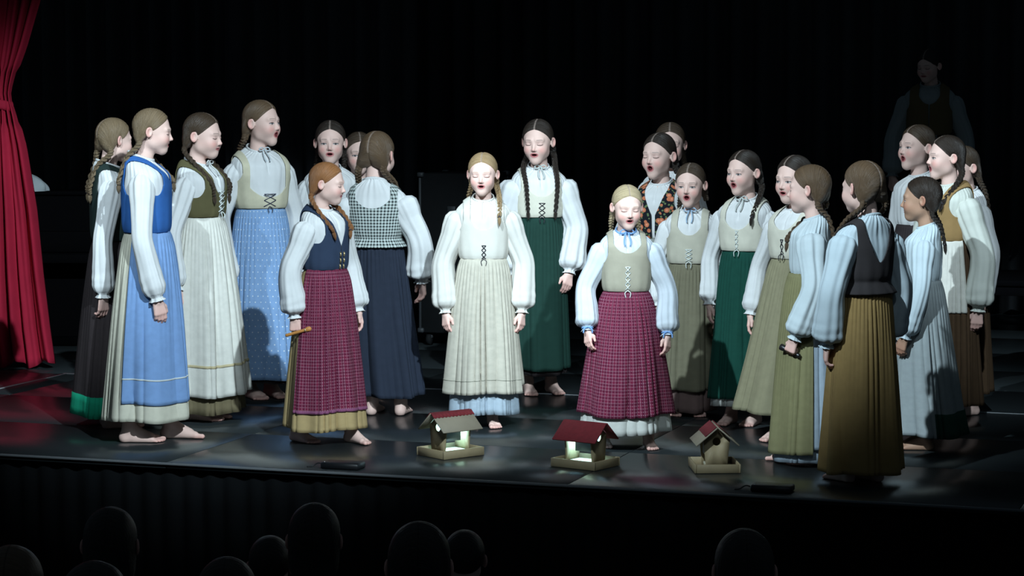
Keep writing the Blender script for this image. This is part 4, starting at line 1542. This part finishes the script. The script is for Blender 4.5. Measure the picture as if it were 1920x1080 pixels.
def bird_feeder(x, y, yaw, roof, lit, label):
    o = empty('bird_feeder', (x, y, 0.0), math.radians(yaw))
    tag(o, label, 'bird feeder', 'wooden bird feeders on the stage edge')
    box('tray_base', -0.098, 0.098, -0.116, 0.116, 0.001, 0.012, PLY, o, 0.002)
    for sx in (-1, 1):
        box('tray_rim', sx * 0.1025 - 0.0045, sx * 0.1025 + 0.0045, -0.125, 0.125, 0.001, 0.042, PLY, o, 0.002)
        box('tray_rim', -0.0978, 0.0978, sx * 0.1205 - 0.0045, sx * 0.1205 + 0.0045, 0.001, 0.042, PLY, o, 0.002)
    gable('front_gable', -0.078, -0.069, True, PLY, o)
    gable('back_gable', 0.069, 0.078, False, PLY, o)
    for sx in (-1, 1):
        p = box('side_pane', sx * 0.050 - 0.0015, sx * 0.050 + 0.0015, -0.068, 0.022, 0.078, 0.156, PERSPEX, o)
    ang = math.atan2(0.053, 0.062)
    for sx in (-1, 1):
        sl = 0.128
        mat = {'red': RED, 'strip': PLYROOF, 'half': PLYROOF}[roof]
        V, Q = box_data(0, sl, -0.122, 0.122, 0.0, 0.007, 0.0015)
        M = roty(ang)
        V = V @ M.T
        V[:, 0] *= sx
        V = V + [0, 0, 0.2085]
        rp = fix_normals(link_mesh('roof_panel', V, Q, mat, o, smooth=False))
        if roof in ('strip', 'half'):
            w0 = 0.030 if roof == 'strip' else 0.066
            e = 0.1245
            ys = np.linspace(-e if roof == 'strip' else -0.1205, e if roof == 'strip' else 0.1205, 47)
            wob = w0 + 0.006 * np.abs(np.sin(np.arange(47) * math.pi / 4)) * (1 if roof == 'strip' else 0.5)
            top = []
            for zz in (0.0075, 0.0100):
                for xx in (np.zeros(47), wob):
                    top.append(np.stack([xx, ys, np.full(47, zz)], 1))
            a, b, c, d = top
            V = np.concatenate([a, b, d, c])
            V = V @ M.T
            V[:, 0] *= sx
            V = V + [0, 0, 0.2085]
            q = grid_faces(4, 47, False)
            j = np.arange(46)
            q = np.concatenate([q, np.stack([3 * 47 + j, 3 * 47 + j + 1, j + 1, j], 1)])
            fix_normals(link_mesh('ridge_felt', V, q, RED, o, smooth=False))
    if roof == 'red':
        # ragged felt overhang along the eaves
        pass
    P = np.array([[0, 0, z] for z in (0.1790, 0.1785, 0.168, 0.166)])
    V, Fq = tube(P, [0.020, 0.024, 0.024, 0.020], 20)
    lm = link_mesh('lamp', V, Fq, LAMP if lit else plain('lamp_off', (0.5, 0.5, 0.5), 0.4), o)
    V, Q = box_data(-0.044, 0.044, -0.066, 0.066, 0.0125, 0.030, 0.003)
    fix_normals(link_mesh('seed_block', V, Q, plain('pale_seed', (0.62, 0.60, 0.45), 0.8, noise=0.3, scale=90, bump=0.3), o, smooth=False))
    if lit:
        l = bpy.data.lights.new('feeder_lamp', 'POINT')
        l.energy = 2.2
        l.color = (0.42, 0.82, 1.0)
        l.shadow_soft_size = 0.02
        lo = bpy.data.objects.new('feeder_lamp', l)
        COL.objects.link(lo)
        lo.parent = o
        lo.location = (0, 0, 0.140)
    return o


bird_feeder(-0.298, 11.77, -50, 'strip', True, 'lit wooden bird feeder with plain board roof and thin red ridge strip')
bird_feeder(0.345, 11.43, 54, 'red', True, 'lit wooden bird feeder with an all red roof')
bird_feeder(0.943, 11.33, 3, 'half', False, 'unlit wooden bird feeder with red felt on the upper roof')

# ------------------------------------------------------------------ low boxes on the stage edge
BOXM = plain('box_black', (0.008, 0.009, 0.011), 0.45)


def edge_box(x, y, w, label):
    o = empty('floor_box', (x, y, 0), -AN)
    box('housing', -w / 2, w / 2, -0.05, 0.05, 0.001, 0.032, BOXM, o, 0.006)
    tubes('cable', [spline([(-w / 2 + 0.004, 0, 0.012), (-w / 2 - 0.03, 0.0, 0.02), (-w / 2 - 0.055, -0.01, 0.006), (-w / 2 - 0.075, -0.03, 0.005)], 14)], 0.0035, BOXM, o, 6)
    V, Fq = tube(np.array([[-w / 2 + 0.02, -0.045, 0.032], [-w / 2 + 0.02, -0.045, 0.036]]), 0.004, 10)
    link_mesh('screw', V, Fq, plain('bright_metal', (0.7, 0.7, 0.7), 0.2, metal=1.0), o)
    tag(o, label, 'floor box', 'low black boxes on the stage edge')
    return o


edge_box(-0.790, 11.36, 0.19, 'low black box on the stage edge in front of the burgundy apron')
edge_box(1.150, 10.715, 0.18, 'low black box on the stage edge right of the unlit bird feeder')

# ------------------------------------------------------------------ red curtain, tied back
def red_curtain():
    RC = plain('red_velvet', (0.46, 0.018, 0.050), 0.85, noise=0.2, scale=8, spec=0.2)
    root = empty('red_curtain', (-3.4, 15.4, 0))
    zk = [0.03, 0.25, 0.60, 1.00, 1.40, 1.62, 1.68, 1.74, 1.85, 2.02, 2.31, 2.9, 4.0, 5.2]
    xr = [-2.895, -2.925, -2.965, -3.00, -3.06, -3.115, -3.135, -3.14, -3.11, -3.045, -2.955, -2.80, -2.58, -2.45]
    xl = [-4.45, -4.40, -4.25, -4.10, -3.85, -3.60, -3.52, -3.55, -3.65, -3.85, -4.1, -4.4, -4.5, -4.5]
    nz, nu = 70, 420
    zz = np.concatenate([np.linspace(0.03, 2.4, 54), np.linspace(2.5, 5.2, 16)])
    s = np.linspace(0, 1, nu)
    rng = np.random.default_rng(5)
    ph = np.cumsum(rng.uniform(0.6, 1.4, nu))
    ph = ph / ph[-1] * 2 * np.pi * 17
    P = []
    for z in zz:
        a, b = np.interp(z, zk, xl), np.interp(z, zk, xr)
        w = b - a
        amp = 0.055 - 0.022 * math.exp(-((z - 1.70) / 0.12) ** 2)
        y = amp * (np.sin(ph + 0.25 * math.sin(z * 2)) + 0.35 * np.sin(2.3 * ph + z)) + 0.02 * np.sin(s * 5 + z)
        x = a + w * s + 0.012 * np.cos(ph) * (w > 0.6)
        zz_ = z + (0.025 * np.sin(ph * 0.5) if z < 0.05 else 0)
        P.append(np.stack([x + 3.4, y, np.full(nu, z) + zz_ - z], 1))
    o = link_mesh('drape', np.concatenate(P), grid_faces(len(zz), nu, False), RC, root)
    solidify(o, 0.006, 0)
    # tie band round the waist of the curtain
    th = np.linspace(0, 2 * np.pi, 60, endpoint=False)
    rings = []
    for dz in (-0.03, -0.015, 0.0, 0.015, 0.03):
        bul = 0.006 * math.cos(dz / 0.03 * math.pi / 2)
        rings.append(np.stack([0.07 + (0.205 + bul) * np.sin(th), -(0.068 + bul) * np.cos(th), 1.695 + dz - 0.05 * np.sin(th)], 1))
    solidify(link_mesh('tie_band', np.concatenate(rings), grid_faces(5, 60, True), RC, root), 0.006)
    tag(root, 'red stage curtain tied back at the left edge', 'curtain')


red_curtain()

# ------------------------------------------------------------------ dark things in the wings
PB = plain('piano_black', (0.003, 0.003, 0.0035), 0.9, spec=0.0)
pn = empty('upright_piano', (-3.38, 16.55, 0), 0)
box('case', -0.72, 0.72, -0.02, 0.30, 0.08, 1.04, PB, pn, 0.006)
box('lid', -0.74, 0.74, -0.04, 0.32, 1.041, 1.066, PB, pn, 0.006)
box('key_bed', -0.72, 0.72, -0.30, -0.021, 0.60, 0.66, PB, pn, 0.006)
box('fallboard', -0.66, 0.66, -0.12, -0.021, 0.661, 0.80, PB, pn, 0.006)
for sx in (-1, 1):
    box('cheek', sx * 0.70 - 0.02, sx * 0.70 + 0.02, -0.30, -0.021, 0.661, 0.80, PB, pn, 0.006)
    box('leg', sx * 0.68 - 0.035, sx * 0.68 + 0.035, -0.28, -0.20, 0.08, 0.599, PB, pn, 0.006)
    box('foot', sx * 0.68 - 0.05, sx * 0.68 + 0.05, -0.32, 0.30, 0.001, 0.079, PB, pn, 0.006)
tag(pn, 'dark upright piano in the wings behind the red curtain', 'piano')


def bundle():
    root = empty('cloth_bundle', (-3.29, 16.60, 1.0665))
    rng = np.random.default_rng(8)
    nt, nu = 26, 60
    t = np.linspace(0, 1, nt)[:, None]
    th = (np.arange(nu) / nu * 2 * np.pi)[None, :]
    r = np.sin(np.clip(t, 0.02, 1) * math.pi / 2) ** 0.8
    fold = 1 + 0.07 * np.cos(5 * th + 4 * t) + 0.04 * np.cos(9 * th - 3 * t)
    X = 0.15 * r * fold * np.cos(th)
    Y = 0.11 * r * fold * np.sin(th)
    Z = 0.125 * (np.cos(t * math.pi / 2) ** 0.75) * (1 - 0.35 * np.cos(th) * r) + 0 * th
    V = np.stack(np.broadcast_arrays(X, Y, Z), -1).reshape(-1, 3)
    link_mesh('cloth', V, grid_faces(nt, nu, True), fabric('grey_white_cloth', (0.45, 0.5, 0.52)), root, {'uvw': V})
    V, Q = box_data(-0.05, 0.06, -0.150, -0.105, 0.0005, 0.022, 0.006)
    fix_normals(link_mesh('lining', V, Q, fabric('beige_cloth', (0.42, 0.34, 0.22)), root, smooth=False))
    tag(root, 'pale bundled cloth lying on the dark piano beside the red curtain', 'cloth')


bundle()

fc = empty('flight_case', (-0.33, 16.9, 0), -AN)
FB = plain('case_black', (0.010, 0.011, 0.012), 0.8, noise=0.2, scale=20, spec=0.1)
FE = plain('case_edge', (0.04, 0.045, 0.05), 0.6, metal=0.3)
box('shell', -0.23, 0.23, -0.25, 0.25, 0.09, 1.18, FB, fc, 0.004)
for sx in (-1, 1):
    for sy in (-1, 1):
        box('edge_strip', sx * 0.23 - 0.008, sx * 0.23 + 0.008, sy * 0.25 - 0.008, sy * 0.25 + 0.008, 0.12, 1.15, FE, fc, 0.002)
        for zz in (0.09, 1.155):
            box('corner_cap', sx * 0.225 - 0.022, sx * 0.225 + 0.022, sy * 0.245 - 0.022, sy * 0.245 + 0.022, zz, zz + 0.032, FE, fc, 0.006)
        V, Fq = tube(np.array([[sx * 0.18 - 0.015, sy * 0.2, 0.042], [sx * 0.18 + 0.015, sy * 0.2, 0.042]]), 0.040, 18)
        w = link_mesh('castor', V, Fq, FB, fc)
        box('castor_fork', sx * 0.18 - 0.022, sx * 0.18 + 0.022, sy * 0.2 - 0.012, sy * 0.2 + 0.012, 0.05, 0.089, FE, fc, 0.002)
for zz in (0.5, 0.9):
    box('latch', -0.03, 0.03, -0.262, -0.2505, zz, zz + 0.06, FE, fc, 0.003)
tag(fc, 'tall black equipment case on castors in the dark at the back', 'case')

# ------------------------------------------------------------------ audience in the dark below the stage
CHAIR = plain('chair_black', (0.010, 0.010, 0.011), 0.6)
JACKETS = [fabric('jacket_%d' % i, c) for i, c in enumerate([(0.012, 0.012, 0.014), (0.020, 0.012, 0.012), (0.012, 0.014, 0.022), (0.02, 0.02, 0.02)])]


def audience(x, y, top, hk, hair, style, mat, label, tilt=0):
    z0 = -1.0
    H = top - z0
    root = empty('person', (x, y, z0), math.pi)
    tag(root, label, 'person', 'audience seen from behind')
    hs = hk / 0.222
    ho = np.array([0, -0.02, H - 0.114 * hs])
    R = rotz(math.radians(tilt)) @ rotx(math.radians(2))
    Vh, Qh = HEADS['shut']
    parts = [((Vh * hs) @ R.T + ho, Qh, {'col': paint_face(Vh, 'shut', FAIR, HAIR[hair], 'open')})]
    zc = ho[2] - 0.140 * hs
    seat = 0.47
    k = min(1.25, max(0.85, (zc - seat) / 0.50))
    arms = []
    for sd in (-1, 1):
        S = np.array([sd * 0.135 * k, 0.0, zc - 0.07 * k])
        Wr = np.array([sd * 0.10 * k, -0.30 * k, seat + 0.16])
        E = np.array([sd * 0.20 * k, -0.05, (S[2] + Wr[2]) / 2 - 0.05])
        arms.append((sd, S, E, Wr))

    def core(X, Y, Z):
        d = cone(X, Y, Z, (0, 0.02, zc + 0.02), (0, 0.01, zc - 0.12 * k), 0.045, 0.085 * k)
        d = smin(d, cone(X, Y, Z, (0, 0.01, zc - 0.12 * k), (0, 0.0, seat + 0.10), 0.085 * k, 0.085 * k), 0.05)
        for sd, S, E, Wr in arms:
            d = smin(d, cone(X, Y, Z, S, E, 0.036 * k, 0.03 * k), 0.02)
            d = smin(d, cone(X, Y, Z, E, Wr, 0.03 * k, 0.022 * k), 0.02)
            d = smin(d, cone(X, Y, Z, (sd * 0.08 * k, -0.03, seat + 0.08), (sd * 0.09 * k, -0.40 * k, seat + 0.07), 0.065 * k, 0.05 * k), 0.03)
            d = smin(d, cone(X, Y, Z, (sd * 0.09 * k, -0.40 * k, seat + 0.07), (sd * 0.09 * k, -0.40 * k, 0.10), 0.048 * k, 0.034), 0.02)
            d = smin(d, cone(X, Y, Z, (sd * 0.09 * k, -0.38 * k, 0.035), (sd * 0.10 * k, -0.52 * k, 0.025), 0.034, 0.022), 0.03)
        return smax(d, 0.002 - Z, 0.003)
    Vc, Qc = nets(core, axis((-0.4, 0.4, 0.022)), axis((-0.75, 0.25, 0.022)), axis((-0.02, zc + 0.08, 0.022)))
    parts.append((Vc, Qc, {'col': np.tile(np.array([0.02, 0.02, 0.022]), (len(Vc), 1))}))
    for sd, S, E, Wr in arms:
        Vn, Qn = HANDS['relaxed']
        d = Wr - E
        d /= np.linalg.norm(d)
        z = -d
        xx = np.array([0.0, 0, 1.0])
        xx = xx - z * np.dot(xx, z)
        xx /= np.linalg.norm(xx)
        yy = np.cross(z, xx) * sd
        parts.append(((Vn * 1.05) @ np.stack([xx, yy, z], 1).T + Wr, Qn if sd > 0 else Qn[:, ::-1], {'col': np.tile(np.array(FAIR), (len(Vn), 1))}))
    V, Fs, A = join(parts)
    link_mesh('body', V, Fs, SKIN, root, A)
    Vc, Qc = CAPS[style]
    link_mesh('hair', (Vc * hs) @ R.T + ho, Qc, hair_mat('hair_' + hair, HAIR[hair]), root, {'uvw': cap_attr(Vc) * [1, 1, 0]})
    T = Torso(zc, seat + 0.09, k, 0.14 * k, 0.11 * k)
    zz = np.linspace(seat + 0.05, zc, 40)[:, None]
    th = (np.arange(90) / 90 * 2 * np.pi + 1.7)[None, :]
    P = T.pt(th + 0 * zz, zz + 0 * th, 0.012 + 0.003 * np.cos(9 * th)).reshape(-1, 3)
    pr = [(P, grid_faces(40, 90, True), {'uvw': P})]
    for sd, S, E, Wr in arms:
        sv, sf, su = sleeve_mesh(S, E, Wr, k * 1.0, 1.0, 5)
        pr.append((sv, sf, {'uvw': su}))
    V, Fs, A = join(pr)
    link_mesh('jacket', V, Fs, mat, root, A)
    ch = empty('chair', (x, y, z0), math.pi)
    tag(ch, 'dark chair of the ' + label.split(' ', 1)[1], 'chair', 'audience chairs')
    box('seat', -0.21, 0.21, -0.24, 0.18, 0.43, 0.465, CHAIR, ch, 0.008)
    box('backrest', -0.20, 0.20, 0.20, 0.22, 0.55, 0.78, CHAIR, ch, 0.008)
    for sx in (-0.19, 0.19):
        for sy, zt in ((-0.22, 0.43), (0.19, 0.76)):
            tubes('leg', [np.array([[sx, sy, 0.002], [sx, sy + (0.0 if sy < 0 else 0.003), zt / 2], [sx, sy, zt]])], 0.011, CHAIR, ch, 8)


audience(-1.31, 7.90, 0.42, 0.24, 'black', 'long', JACKETS[0], 'person with wavy dark head below the left girls')
audience(-0.665, 8.15, 0.39, 0.24, 'black', 'long', JACKETS[1], 'person whose dark head rises highest below the burgundy apron')
audience(-0.90, 9.00, 0.12, 0.22, 'black', 'short', JACKETS[2], 'person with low dark head just left of the highest one')
audience(-0.28, 7.30, 0.48, 0.26, 'black', 'long', JACKETS[3], 'person with broad dark head below the first bird feeder')
audience(-0.175, 8.90, 0.16, 0.21, 'black', 'short', JACKETS[0], 'person half hidden right of the broad dark head')
audience(-1.46, 7.05, 0.455, 0.26, 'light', 'short', JACKETS[1], 'person with lit hair in the bottom left corner')  # light on this head is put into a lighter hair colour
audience(-1.02, 5.90, 0.635, 0.24, 'black', 'short', JACKETS[2], 'person whose crown just shows beside the bottom left corner')
audience(-0.82, 6.95, 0.44, 0.24, 'dark', 'short', JACKETS[3], 'person with a faint light rim on the crown at the bottom')
audience(0.71, 7.40, 0.44, 0.25, 'black', 'long', JACKETS[0], 'person with dark head alone below the right group')
